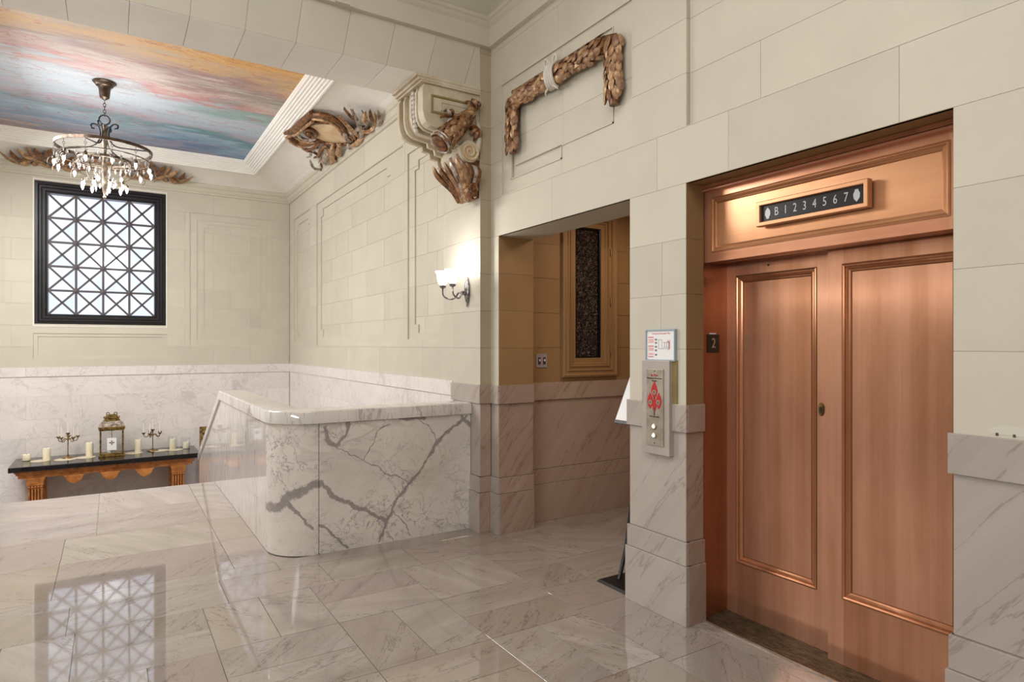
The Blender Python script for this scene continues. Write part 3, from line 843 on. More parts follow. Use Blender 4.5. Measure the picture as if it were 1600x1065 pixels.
# ------------------------------------------------------------------ far wall (y = 10.9) with window
wall_far = struct('wall_far'); WF = MB(); ff = FY(Y_FAR)
WX0, WX1, WZ0, WZ1 = -0.90, 0.70, 1.795, 3.775
SP = (-0.91, 0.715, 1.31, 1.665)          # panel under the sill
RP = (1.022, 2.235, 1.50, 3.536); LP = (-2.42, -1.218, 1.50, 3.52)
RI = notched(1.121, 2.147, 1.59, 3.435, 0.0)[:1]; LI = [(-2.32, -1.32, 1.59, 3.435)]
RJ = notched(1.22, 2.06, 1.645, 3.38, 0.06); LJ = notched(-2.22, -1.42, 1.645, 3.38, 0.06)
jf = lambda r: [-2.3, -1.75, -1.15, 0.95, 1.6, 2.2] if r % 2 else [-2.0, -1.45, 1.35, 1.9]
ashlar(wall_far, ff, [(X_LEFT, X_HALL, 1.197, 3.86)], ROWS, jf, 'limestone_paint', holes=[(WX0, WX1, WZ0, WZ1), SP, RP, LP], back=WF, gap=0.003)
for A, I, J in ((RP, RI, RJ), (LP, LI, LJ)):
    ashlar(wall_far, ff, [A], ROWS, lambda r: [], 'limestone_paint', dep=-0.008, holes=I, back=WF, gap=0.003)
    ashlar(wall_far, ff, I, ROWS, lambda r: [], 'limestone_paint', dep=-0.015, holes=J, back=WF, gap=0.003)
    ashlar(wall_far, ff, J, ROWS, jf, 'limestone_paint', dep=-0.021, back=WF, gap=0.003)
ashlar(wall_far, ff, [SP], [], lambda r: [], 'limestone_paint', dep=-0.010, holes=[(-0.86, 0.665, 1.355, 1.62)], back=WF)
ashlar(wall_far, ff, [(-0.86, 0.665, 1.355, 1.62)], [], lambda r: [], 'limestone_paint', dep=-0.018, back=WF)
for b in ((X_LEFT-0.1, WX0, -2.9, 5.0), (WX1, X_HALL+0.4, -2.9, 5.0), (WX0, WX1, -2.9, WZ0), (WX0, WX1, WZ1, 5.0)):
    WF.box(b[0], b[1], Y_FAR+0.07, Y_FAR+0.30, b[2], b[3])
WF.build('wall_core', 'limestone_paint', wall_far)
lining(wall_far, ff, X_LEFT, X_HALL, stagger(-2.66, 1.05, 0.62), -1.0)
# white plaster edge and sill of the window opening
mb = MB()
ring(mb, ff, WX0-0.012, WX1+0.012, WZ0-0.035, WZ1+0.03, [(0, -0.02), (0, 0.006), (0.014, 0.006), (0.014, -0.09), (0.0, -0.09)])
mb.build('opening_edge', 'white_plaster', wall_far)
for (x0, x1) in ((WX0-0.0, WX0-0.01), (WX1, WX1+0.01)):
    pass
# the window: black moulded frame, lattice of bars, panes
window_1 = struct('window_1', label='tall black latticed window over the console table', cat='window')
mb = MB(); ring(mb, ff, WX0+0.004, WX1-0.004, WZ0-0.005, WZ1-0.004, [(0, -0.16), (0, -0.006), (0.035, -0.004), (0.05, -0.02), (0.075, -0.02), (0.085, -0.035), (0.12, -0.035), (0.13, -0.055), (0.148, -0.055), (0.152, -0.16)])
mb.build('window_frame', 'window_iron', window_1)
GX0, GX1, GZ0, GZ1 = WX0+0.150, WX1-0.150, WZ0+0.135, WZ1-0.15
cw, chh = (GX1-GX0)/4, (GZ1-GZ0)/5; yg = Y_FAR+0.075
def bar(p, q, w, d=0.022, nm='muntin'):
    (x0, z0), (x1, z1) = p, q; L = math.hypot(x1-x0, z1-z0)
    mb = MB(); mb.box(-L/2, L/2, -d/2, d/2, -w/2, w/2)
    o = mb.build(nm, 'muntin_iron', window_1, loc=((x0+x1)/2, yg, (z0+z1)/2)); o.rotation_euler = (0, -math.atan2(z1-z0, x1-x0), 0); return o
for i in range(1, 4): bar((GX0+cw*i, GZ0), (GX0+cw*i, GZ1), 0.030)
for j in range(1, 5): bar((GX0, GZ0+chh*j), (GX1, GZ0+chh*j), 0.030)
L = math.hypot(cw, chh); mbd = MB(); mbd.box(-L/2, L/2, -0.009, 0.009, -0.0135, 0.0135)
proto = None
pm = {}
for i in range(4):
    for j in range(5):
        cx_, cz_ = GX0+cw*(i+.5), GZ0+chh*(j+.5)
        for s_ in (1, -1):
            if proto is None: proto = mbd.build('diagonal_muntin', 'muntin_iron', window_1); o = proto
            else: o = proto.copy(); COL.objects.link(o)
            o.location = (cx_, yg, cz_); o.rotation_euler = (0, -s_*math.atan2(chh, cw), 0)
        for q in range(4):
            if q not in pm:
                c4 = [(-cw/2, -chh/2), (cw/2, -chh/2), (cw/2, chh/2), (-cw/2, chh/2)]
                t = MB(); a, b = c4[q], c4[(q+1) % 4]; k_ = 0.96
                t.hexa([(a[0]*k_, 0, a[1]*k_), (b[0]*k_, 0, b[1]*k_), (0, 0, 0)], [(a[0]*k_, 0.003, a[1]*k_), (b[0]*k_, 0.003, b[1]*k_), (0, 0.003, 0)])
                pm[q] = t.build('pane', 'window_glass', window_1); o = pm[q]
            else: o = pm[q].copy(); COL.objects.link(o)
            o.location = (cx_, yg+0.004, cz_)
ros = None
for i in range(1, 4):
    for j in range(1, 5):
        if ros is None:
            ros = MB().lathe([(0.003, -0.02), (0.030, -0.014), (0.032, 0.0), (0.02, 0.008)], 8, axis='y').build('rosette', 'muntin_iron', window_1); o = ros
        else: o = ros.copy(); COL.objects.link(o)
        o.location = (GX0+cw*i, yg-0.006, GZ0+chh*j)

# ------------------------------------------------------------------ hidden sides of both rooms
mb = MB(); mb.box(X_LEFT-0.3, X_LEFT, Y_HALL, Y_FAR+0.3, -2.9, 5.0); struct('wall_hall_left', mb, 'limestone_paint')
mb = MB(); mb.box(-3.0, -2.76, -3.2, Y_HALL, -0.1, 5.0); struct('wall_left', mb, 'limestone_paint')
mb = MB(); mb.box(-3.0, 2.93, -3.25, -3.0, -0.1, 5.0); struct('wall_back', mb, 'limestone_paint')
mb = MB(); mb.box(-3.0, 2.93, -3.25, Y_HALL, 5.0, 5.1); struct('ceiling_lobby', mb, 'white_plaster')
mb = MB(); mb.box(X_LEFT, X_LEFT+0.5, Y_ARCH, Y_HALL, -0.1, 3.56); struct('wall_arch_left', mb, 'limestone_paint')

# ------------------------------------------------------------------ stair hall ceiling: cornice, cove, ribbed frame, mural
def hall_ring(mb, prof, close_top=None):
    vs = []; fs = []
    x0, x1, y0, y1 = X_LEFT, X_HALL, Y_HALL, Y_FAR
    for ins, z in prof: vs += [(x0+ins, y0+ins, z), (x1-ins, y0+ins, z), (x1-ins, y1-ins, z), (x0+ins, y1-ins, z)]
    for i in range(len(prof)-1):
        for k_ in range(4): fs.append((i*4+k_, i*4+(k_+1) % 4, (i+1)*4+(k_+1) % 4, (i+1)*4+k_))
    n = len(prof)-1
    for k_ in range(4): fs.append((n*4+k_, n*4+(k_+1) % 4, (k_+1) % 4, k_))
    return mb.add(vs, fs)

mb = MB(); hall_ring(mb, [(-0.012, 3.835), (0, 3.835), (0.018, 3.84), (0.022, 3.865), (0.034, 3.875), (0.046, 3.90), (0.052, 3.925), (0.066, 3.935), (0.078, 3.955), (0.082, 3.985), (0.06, 4.0), (0.0, 4.0)])
struct('trim_3', mb, 'limestone_paint', label='moulded cornice round the top of the stair hall walls', cat='cornice')
pc = [(0.0, 4.02), (0.062, 3.99)]+[(0.062+0.574*math.sin(PI/2*i/9)**1.0*(1) if False else 0.062+0.574*(i/9), 3.99+0.115*math.sin(PI/2*(i/9)**0.8)) for i in range(1, 10)]+[(0.64, 4.3), (0.0, 4.3)]
mb = MB(); hall_ring(mb, pc); struct('ceiling_cove', mb, 'white_plaster')
pf = [(0.632, 4.30), (0.632, 4.092), (0.645, 4.085)]
for i in range(7):
    a = 0.65+0.026*i; z = 4.092+0.019*i
    pf += [(a, z), (a+0.004, z-0.008), (a+0.016, z-0.004), (a+0.020, z+0.010)]
pf += [(0.838, 4.225), (0.842, 4.24), (0.842, 4.30)]
mb = MB(); hall_ring(mb, pf); struct('trim_4', mb, 'white_plaster', label='white ribbed frame round the painted ceiling', cat='frame')
mb = MB(); mb.box(X_LEFT+0.84, X_HALL-0.84, Y_HALL+0.84, Y_FAR-0.84, Z_MUR, Z_MUR+0.02)
mur = mb.build('ceiling_painting', 'ceiling_mural')
mur['label'] = 'large painted ceiling panel of blue, peach and red clouds'; mur['category'] = 'mural'
mb = MB(); mb.box(X_LEFT-0.3, 2.93, Y_HALL, Y_FAR+0.3, 4.30, 4.4); struct('ceiling', mb, 'white_plaster')

# ------------------------------------------------------------------ corridor
wall_cor = struct('wall_corridor'); WC = MB(); fc = FY(4.45)
CN = (3.315, 3.94, 1.22, 2.72)
ashlar(wall_cor, fc, [(2.932, 5.1, 1.18, 3.0)], ROWS, lambda r: [4.1] if r % 2 else [4.5], 'warm_light_paint', holes=[CN], back=WC, gap=0.004)
WC.box(2.93, 5.2, 4.52, 4.75, -0.1, 3.2)
WC.box(5.1, 5.2, 2.5, 4.75, -0.1, 3.2)
WC.box(2.932, 5.2, 2.5, 2.62, -0.1, 3.2)
WC.box(2.932, 5.2, 2.5, 4.75, 3.0, 3.1)
WC.build('wall_core', 'warm_light_paint', wall_cor)
def dado_flat(wall, fr, a0, a1, mat, joints):
    cs = [a0]+[j for j in joints if a0 < j < a1]+[a1]
    for (z0, z1, p) in ((0.0, 0.318, 0.020), (0.32, 0.443, 0.012), (0.446, 1.03, 0.0), (1.032, 1.18, 0.014)):
        for i in range(len(cs)-1):
            mb = MB(); fbox(mb, fr, cs[i]+0.0012, cs[i+1]-0.0012, z0, z1, p, -0.03); mb.build('dado_slab', mat, wall, bevel=0.0025)
dado_flat(wall_cor, fc, 2.93, 5.1, 'dado_stone_across', (4.4,))
# framed niche window of pebbled glass
window_2 = struct('window_2', label='narrow pebbled glass window in stepped warm toned frame inside corridor', cat='window')
mb = MB(); ring(mb, fc, CN[0], CN[1], CN[2], CN[3], [(0, -0.03), (0, 0.03), (0.018, 0.036), (0.024, 0.026), (0.05, 0.026), (0.055, 0.034), (0.062, 0.034), (0.066, 0.012), (0.088, 0.014), (0.092, 0.022), (0.098, 0.022), (0.102, 0.0), (0.118, 0.002), (0.124, -0.012), (0.165, -0.010), (0.17, -0.04), (0.168, -0.06)])
mb.build('window_frame', 'warm_light_paint', window_2)
mb = MB(); fbox(mb, fc, 3.480, 3.775, 1.385, 2.555, -0.042, -0.055); mb.build('pane', 'pebbled_glass', window_2)
mb = MB(); ring(mb, fc, 3.482, 3.773, 1.387, 2.553, [(0, -0.045), (0, -0.015), (0.012, -0.018), (0.016, -0.045)]); mb.build('glazing_bead', 'black_iron', window_2)
for z in (2.35, 1.9, 1.45):
    mb = MB(); mb.tube([(3.865, 4.425, z-0.03), (3.865, 4.425, z+0.03)], 0.007, 8); mb.build('hinge', 'warm_light_paint', window_2)

# light switch plate
t = thing('switch_plate', 'small steel switch plate with two switches on the warm toned corridor wall', 'switch', (3.105, 4.45, 1.367))
mb = MB(); mb.box(-0.056, 0.056, -0.006, 0.0, -0.058, 0.058); mb.build('plate', 'steel_plate_switch', t, bevel=0.002)
for x in (-0.026, 0.026):
    mb = MB(); mb.box(x-0.012, x+0.012, -0.009, -0.005, -0.030, 0.030); mb.build('switch', 'engraved_dark', t)
    mb = MB(); mb.box(x-0.005, x+0.005, -0.016, -0.008, -0.004, 0.014); mb.build('toggle', 'paper_white', t)

# ------------------------------------------------------------------ parapet of veined marble
par = thing('marble_parapet', 'white marble stair parapet with dark grey veins and rounded corner', 'parapet', (0, 0, 0))
R0 = 0.30
def arc(cx_, cy_, r, n=14): # from facing -y (front) to facing -x (left)
    return [(cx_-r*math.sin(PI/2*i/n), cy_-r*math.cos(PI/2*i/n)) for i in range(n+1)]
# front slab
mb = MB(); mb.box(1.262, 2.496, 4.594, 4.80, 0.0, 0.94); mb.build('marble_slab', 'veined_marble', par)
# rounded corner piece
out = arc(1.257, 4.894, R0); inn = arc(1.257, 4.894, 0.095)
poly = out+inn[::-1]
mb = MB(); mb.hexa([(x, y, 0) for x, y in poly], [(x, y, 0.94) for x, y in poly]); mb.build('corner_block', 'veined_marble', par, smooth=True)
# long inner slab, sloping down with the stair beyond y=7.2
def side_panel(x0, x1, y0, pts_top, pts_bot):
    poly = pts_top+pts_bot[::-1]
    m = MB(); m.hexa([(x0, y, z) for y, z in poly], [(x1, y, z) for y, z in poly]); return m
top = [(4.897, 0.94), (7.17, 0.94), (9.05, 0.03)]; bot = [(4.897, 0.0), (7.66, 0.0), (7.66, -1.3), (9.05, -1.3)]
side_panel(0.957, 1.162, 0, top, bot).build('side_slab', 'streaked_marble', par)
# cap: swept section along front, round the corner, along the side and down the slope
def cap_sweep(sections):
    """sections: list of (outer point, inner point, z bottom)"""
    mb = MB(); vs = []
    h, c = 0.09, 0.010
    for (ox, oy), (ix, iy), z in sections:
        d = Vector((ix-ox, iy-oy)).normalized()
        for (px, py, pz) in ((ox, oy, z), (ox, oy, z+h-c), (ox+d.x*c*0.4, oy+d.y*c*0.4, z+h-c*0.3), (ox+d.x*c, oy+d.y*c, z+h), (ix-d.x*c, iy-d.y*c, z+h), (ix, iy, z+h-c), (ix, iy, z)):
            vs.append((px, py, pz))
    m = 7; fs = []
    for i in range(len(sections)-1):
        for k_ in range(m): fs.append((i*m+k_, i*m+(k_+1) % m, (i+1)*m+(k_+1) % m, (i+1)*m+k_))
    fs += [tuple(range(m)), tuple((len(sections)-1)*m+k_ for k_ in range(m-1, -1, -1))]
    return mb.add(vs, fs)
oo = arc(1.257, 4.894, R0+0.018); ii = arc(1.257, 4.894, 0.075)
cap_sweep([((2.498, 4.576), (2.498, 4.819), 0.94), ((1.552, 4.576), (1.552, 4.819), 0.94)]).build('cap_stone', 'streaked_marble', par, smooth=True)
cap_sweep([((1.550, 4.576), (1.550, 4.819), 0.94)]+[(a, b, 0.94) for a, b in zip(oo, ii)]+[((0.939, 5.4), (1.182, 5.4), 0.94)]).build('cap_stone', 'streaked_marble', par, smooth=True)
cap_sweep([((0.939, 5.402), (1.182, 5.402), 0.94), ((0.939, 7.17), (1.182, 7.17), 0.94), ((0.939, 9.07), (1.182, 9.07), 0.02)]).build('cap_stone', 'streaked_marble', par, smooth=False)
# the matching parapet on the other side of the flight (just out of the picture on the left)
par2 = thing('marble_parapet', 'plain white marble parapet on the far left side of the stair flight', 'parapet')
mb = MB(); mb.box(-2.16, -1.325, 4.594, 4.80, 0, 0.94); mb.build('marble_slab', 'streaked_marble', par2)
side_panel(-1.325, -1.12, 0, [(4.594, 0.94), (7.17, 0.94), (9.05, 0.03)], [(4.594, 0.0), (7.66, 0.0), (7.66, -1.3), (9.05, -1.3)]).build('side_slab', 'streaked_marble', par2)
cap_sweep([((-1.345, 4.576), (-1.102, 4.576), 0.94), ((-1.345, 7.17), (-1.102, 7.17), 0.94), ((-1.345, 9.07), (-1.102, 9.07), 0.02)]).build('cap_stone', 'streaked_marble', par2)

# ------------------------------------------------------------------ elevator entrance
def framed_panel(parent, x, y0, y1, z0, z1, th, py0, py1, pz0, pz1, mat_panel='copper', mats=('copper', 'copper_rail'), leaf=None):
    """a leaf: stiles, rails, a recessed field and a stepped moulding round the field (x = front face)"""
    f = FX(x)
    mb = MB()
    ring(mb, f, y0, y1, z0, z1, [(0, -th), (0, -0.002), (0.002, 0)])  # sides
    mb = MB(); fbox(mb, f, y0, py0, z0, z1, 0, -th); mb.build('stile', mats[0], parent)
    mb = MB(); fbox(mb, f, py1, y1, z0, z1, 0, -th); mb.build('stile', mats[0], parent)
    mb = MB(); fbox(mb, f, py0, py1, z0, pz0, 0, -th); mb.build('rail', mats[0], parent)
    mb = MB(); fbox(mb, f, py0, py1, pz1, z1, 0, -th); mb.build('rail', mats[0], parent)
    mb = MB(); fbox(mb, f, py0, py1, pz0, pz1, -0.016, -th); mb.build('field', mat_panel, parent)
    mb = MB(); ring(mb, f, py0-0.006, py1+0.006, pz0-0.006, pz1+0.006, [(0, -0.01), (0, 0.004), (0.006, 0.006), (0.012, 0.003), (0.014, -0.003), (0.022, -0.001), (0.027, -0.006), (0.034, -0.010), (0.036, -0.016)])
    mb.build('panel_moulding', 'copper_moulding', parent)
    mb = MB(); ring(mb, f, py0-0.009, py1+0.009, pz0-0.009, pz1+0.009, [(0, -0.004), (0, 0.0006), (0.003, 0.0006), (0.003, -0.004)]); ring(mb, f, py0+0.029, py1-0.029, pz0+0.029, pz1-0.029, [(0, -0.018), (0, -0.0135), (0.003, -0.0148), (0.003, -0.018)]); mb.build('dark_line', 'copper_brown', parent)  # thin darker lines along the edges of the panel moulding

d1 = struct('door_1', label='left copper elevator door leaf with one tall panel and keyhole', cat='door')
framed_panel(d1, 2.945, 1.74, 2.40, 0.006, 1.99, 0.035, 1.855, 2.318, 0.30, 1.877)
mb = MB()
mb.lathe([(0.004, 0.0), (0.020, 0.0), (0.022, 0.003), (0.019, 0.006), (0.012, 0.004), (0.004, 0.004)], 18, (0, 0, 0), 'x', 0.72, 1.5)
o = mb.build('keyhole_escutcheon', 'old_brass', d1, loc=(2.938, 1.823, 1.186), smooth=True)
mb = MB(); mb.lathe([(0.002, 0), (0.009, 0), (0.009, 0.003), (0.002, 0.003)], 10, (0, 0, 0), 'x', 0.8, 1.4); mb.build('keyhole', 'black_plastic', d1, loc=(2.936, 1.823, 1.186))
mb = MB(); mb.lathe([(0.001, 0), (0.006, 0), (0.006, 0.002), (0.001, 0.002)], 8, (0, 0, 0), 'x'); mb.build('peg_hole', 'black_plastic', d1, loc=(2.943-0.001, 2.12, 1.925))
d2 = struct('door_2', label='right copper elevator door leaf standing slightly forward', cat='door')
framed_panel(d2, 2.89, 1.075, 1.757, 0.006, 1.99, 0.035, 1.20, 1.680, 0.322, 1.872)
surr = thing('elevator_surround', 'copper elevator door surround with side jamb and transom panel', 'elevator frame', (0, 0, 0))
for (yj, s_) in ((2.389, -1), (1.087, 1)):
    mb = MB(); mb.box(2.735, 2.99, yj, yj-s_*0.03, 0.0, 1.97); mb.build('jamb', 'copper_dark', surr)
    mb = MB(); mb.tube([(2.737, yj+s_*0.004, 0.0), (2.737, yj+s_*0.004, 1.96)], 0.007, 8); mb.build('jamb_bead', 'copper_dark', surr)
    mb = MB(); mb.box(2.735, 2.80, yj+s_*0.006 if s_ < 0 else yj, yj if s_ < 0 else yj+0.006, 1.96, ZH-0.01); mb.build('jamb_head', 'copper_dark', surr)
mb = MB(); mb.box(2.715, 2.77, 1.10, 2.384, ZH-0.022, ZH-0.002); mb.build('head_bead', 'copper_dark', surr)
mb = MB(); mb.box(2.72, 2.77, 1.10, 2.384, ZH-0.034, ZH-0.024); mb.build('head_fillet', 'copper_rail', surr)
# transom
f = FX(2.75)
TY0, TY1, TZ0, TZ1 = 1.09, 2.382, 1.95, 2.335
py0, py1, pz0, pz1 = 1.178, 2.325, 2.005, 2.292
for a in ((TY0, py0, TZ0, TZ1, 'stile', 'copper'), (py1, TY1, TZ0, TZ1, 'stile', 'copper'), (py0, py1, TZ0, pz0, 'rail', 'copper_rail'), (py0, py1, pz1, TZ1, 'rail', 'copper_rail')):
    mb = MB(); fbox(mb, f, a[0], a[1], a[2], a[3], 0, -0.10); mb.build(a[4], a[5], surr)
mb = MB(); fbox(mb, f, py0, py1, pz0, pz1, -0.010, -0.10); mb.build('field', 'copper_gold', surr)
mb = MB(); ring(mb, f, py0-0.004, py1+0.004, pz0-0.004, pz1+0.004, [(0, -0.006), (0, 0.004), (0.006, 0.007), (0.012, 0.003), (0.014, -0.001), (0.024, 0.001), (0.032, -0.005), (0.034, -0.010)]); mb.build('panel_moulding', 'copper_gold', surr)
mb = MB(); mb.box(2.85, 3.0, TY0, TY1, TZ0+0.01, 2.36); mb.build('backing', 'copper_dark', surr)
# grooved metal sill
mb = MB(); mb.box(2.732, 2.99, 1.08, 2.388, -0.003, 0.004)
sill = mb.build('elevator_sill', 'sill_metal'); sill['label'] = 'grooved dark metal threshold under the copper doors'; sill['category'] = 'threshold'
for i in range(14):
    x = 2.745+0.0165*i
    if 2.89 < x < 2.985 and False: continue
    mb = MB(); mb.box(x, x+0.009, 1.08, 2.388, 0.004, 0.0058); mb.build('ridge', 'sill_metal', sill)
mb = MB(); mb.box(2.716, 2.732, 1.10, 2.376, -0.003, 0.0045); g = mb.build('edge_strip', 'steel', sill)
mb = MB(); mb.box(2.6215, 2.716, 1.10, 2.376, -0.02, 0.0); mb.build('floor_tile', 'floor_stone', floor)
mb = MB(); mb.box(3.0, 3.3, 0.9, 2.6, -0.1, 2.7); struct('wall_elevator_shaft', mb, 'black_plastic')


# lettering helper
def text(parent, s, size, mat, loc, rot, depth=0.0012, name='lettering', align='CENTER', sx=1.0):
    cu = bpy.data.curves.new(name, 'FONT'); cu.body = s; cu.size = size; cu.align_x = align; cu.align_y = 'CENTER'; cu.extrude = depth; cu.resolution_u = 3
    tmp = bpy.data.objects.new(name, cu); COL.objects.link(tmp)
    dg = bpy.context.evaluated_depsgraph_get(); dg.update()
    me = bpy.data.meshes.new_from_object(tmp.evaluated_get(dg)); bpy.data.objects.remove(tmp); bpy.data.curves.remove(cu)
    me.materials.clear(); me.materials.append(M[mat])
    o = bpy.data.objects.new(name, me); COL.objects.link(o); o.parent = parent; o.location = loc; o.rotation_euler = rot; o.scale = (sx, 1, 1)
    return o


ROT_X = (PI/2, 0, -PI/2)   # reads correctly on a wall facing -x
ROT_Y = (PI/2, 0, 0)       # on a wall facing -y

# floor indicator in the transom
ind = thing('floor_indicator', 'copper framed dark floor indicator reading B 1 2 3 4 5 6 7', 'sign', (2.74, 1.747, 2.148))
f0 = lambda a, z, d: (-d, a, z)
mb = MB(); ring(mb, f0, -0.276, 0.276, -0.061, 0.061, [(0, -0.005), (0, 0.026), (0.003, 0.029), (0.018, 0.029), (0.021, 0.024), (0.021, -0.003)]); mb.build('bezel', 'copper_gold', ind)
mb = MB(); fbox(mb, f0, -0.256, 0.256, -0.041, 0.041, 0.012, -0.003); mb.build('face', 'black_enamel', ind)
for i, ch in enumerate('B1234567'):
    text(ind, ch, 0.058, 'engraved_grey', (-0.0125, 0.172-0.0492*i, 0.0), ROT_X, name='numeral', sx=0.72)
for y, s_ in ((0.220, 1), (-0.220, -1)):
    mb = MB(); pts = [(0, 0.028), (0.013, 0.012), (0.015, -0.008), (0.009, -0.018), (0.007, -0.027), (-0.007, -0.027), (-0.009, -0.018), (-0.015, -0.008), (-0.013, 0.012)]
    mb.prism([(y+a, z*s_) for a, z in pts], f0, 0.014, 0.010); mb.build('arrow', 'engraved_grey', ind)
# number plate on the jamb
np_ = thing('floor_number_plate', 'small black plate with engraved 2 on the copper side jamb', 'sign', (2.827, 2.389, 1.509))
mb = MB(); mb.box(-0.048, 0.048, -0.006, 0.0, -0.051, 0.051); mb.build('plate', 'black_enamel', np_, bevel=0.0015)
text(np_, '2', 0.078, 'number_bronze', (0.0, -0.0065, 0.0), ROT_Y, name='numeral', sx=0.85)
mb = MB(); mb.box(-0.026, 0.022, -0.004, 0, 0.051, 0.059); mb.build('tape_scrap', 'paper_white', np_)

# ------------------------------------------------------------------ call station and evacuation plan on the pier
cs = thing('call_station', 'steel elevator call panel with red emblem on a marble plate', 'call panel', (2.594, 2.567, 1.155))
mb = MB(); fbox(mb, f0, -0.105, 0.105, -0.262, 0.26, 0.030, -0.02); mb.build('marble_plate', 'dado_stone', cs, bevel=0.002)
mb = MB(); fbox(mb, f0, -0.066, 0.063, -0.213, 0.211, 0.036, 0.028); mb.build('faceplate', 'steel', cs, bevel=0.001)
mb = MB()
def flame(y, z, w, h):
    return [(y, z+h), (y+w*0.45, z+h*0.45), (y+w*0.62, z), (y+w*0.4, z-h*0.45), (y, z-h*0.8), (y-w*0.4, z-h*0.45), (y-w*0.62, z), (y-w*0.45, z+h*0.45)]
for (y, z, w, h) in ((0.0, 0.090, 0.040, 0.056), (0.033, 0.030, 0.036, 0.052), (-0.033, 0.032, 0.036, 0.052), (0.0, 0.010, 0.026, 0.05)):
    mb = MB(); mb.prism(flame(y, z, w, h), f0, 0.0375, 0.035); mb.build('emblem_flame', 'red_enamel', cs)
for (y, z) in ((0.0, 0.083), (0.030, 0.026), (-0.030, 0.028)):
    mb = MB(); mb.lathe([(0.0005, 0), (0.014, 0), (0.014, 0.002), (0.0005, 0.002)], 14, (-0.0392, y, z), 'x'); mb.build('pictogram', 'steel', cs)
    mb = MB(); mb.box(-0.0402, -0.039, y-0.003, y+0.004, z-0.007, z+0.007); mb.build('pictogram_mark', 'engraved_dark', cs)
mb = MB(); mb.box(-0.0385, -0.036, -0.003, 0.003, -0.045, 0.0); mb.build('emblem_stem', 'engraved_dark', cs)
text(cs, 'In Fire', 0.022, 'red_enamel', (-0.0365, 0, 0.178), ROT_X)
text(cs, 'Emergency do not use', 0.0125, 'engraved_dark', (-0.0365, 0, 0.161), ROT_X)
text(cs, 'elevator', 0.0125, 'engraved_dark', (-0.0365, 0, 0.147), ROT_X)
text(cs, 'Use exit stairs', 0.013, 'engraved_dark', (-0.0365, 0, -0.052), ROT_X)
for z in (-0.107, -0.157):
    mb = MB(); mb.lathe([(0.001, 0), (0.016, 0), (0.016, -0.006), (0.012, -0.008), (0.001, -0.008)], 16, (-0.036, 0, z), 'x'); b_ = mb.build('call_button', 'steel', cs, smooth=True)
    mb = MB(); mb.lathe([(0.001, 0), (0.0105, 0), (0.009, -0.003), (0.001, -0.0035)], 14, (-0.044, 0, z), 'x'); mb.build('button_light', 'lit_button', b_)
for z in (0.200, -0.200):
    mb = MB(); mb.lathe([(0.001, 0), (0.004, 0), (0.003, -0.002), (0.001, -0.002)], 8, (-0.036, 0, z), 'x'); mb.build('screw', 'engraved_dark', cs)
mb = MB(); fbox(mb, f0, -0.135, -0.105, -0.01, 0.262, 0.004, -0.005); mb.build('putty_edge', 'corbel_ochre', cs)

ev = thing('evacuation_plan', 'white evacuation plan in a thin blue grey frame above the call panel', 'notice', (2.597, 2.551, 1.501))
mb = MB(); ring(mb, f0, -0.112, 0.112, -0.089, 0.087, [(0, 0.0), (0, 0.016), (0.007, 0.016), (0.008, 0.010), (0.008, 0.0)]); mb.build('frame', 'blue_grey_frame', ev)
mb = MB(); fbox(mb, f0, -0.105, 0.105, -0.082, 0.080, 0.009, 0.0); mb.build('sheet', 'paper_white', ev)
text(ev, 'Emergency Evacuation Plan', 0.0125, 'print_red', (-0.0094, -0.005, 0.064), ROT_X, 0.0003)
for i, (z0, z1, mt_) in enumerate(((0.046, 0.038, 'print_red'), (0.033, 0.010, 'print_pink'), (-0.004, -0.012, 'print_red'), (-0.016, -0.034, 'print_pink'), (-0.046, -0.058, 'print_pink'), (-0.064, -0.071, 'print_red'))):
    mb = MB(); n_ = 1 if mt_ == 'print_red' else 3
    for q in range(n_):
        zz = z0+(z1-z0)*q/n_; fbox(mb, f0, 0.052, 0.094-0.006*(q % 2), zz, zz+(z1-z0)/n_*0.6, 0.0098, 0.0085)
    mb.build('printed_lines', mt_, ev)
for q, z in enumerate((0.03, 0.012, -0.01, -0.03, -0.055)):
    mb = MB(); fbox(mb, f0, 0.026, 0.042, z-0.005, z+0.005, 0.0098, 0.0085); mb.build('symbol', 'print_grey', ev)
mb = MB()
for (a0, a1, z0, z1) in ((0.014, 0.012, 0.03, -0.02), (0.014, -0.01, 0.03, 0.028), (-0.01, -0.012, 0.03, -0.02), (-0.02, -0.06, 0.015, 0.013), (-0.02, -0.06, -0.012, -0.014), (-0.058, -0.06, 0.03, -0.03), (-0.07, -0.072, 0.03, -0.02), (0.014, -0.06, -0.02, -0.022), (-0.03, -0.032, 0.015, -0.012), (-0.045, -0.047, 0.015, -0.012)):
    fbox(mb, f0, a1, a0, z1, z0, 0.0097, 0.0085)
mb.build('floor_plan', 'print_grey', ev)
mb = MB(); fbox(mb, f0, -0.068, -0.064, -0.025, 0.02, 0.0099, 0.0085); fbox(mb, f0, -0.064, -0.05, 0.016, 0.02, 0.0099, 0.0085); mb.build('exit_route', 'print_red', ev)

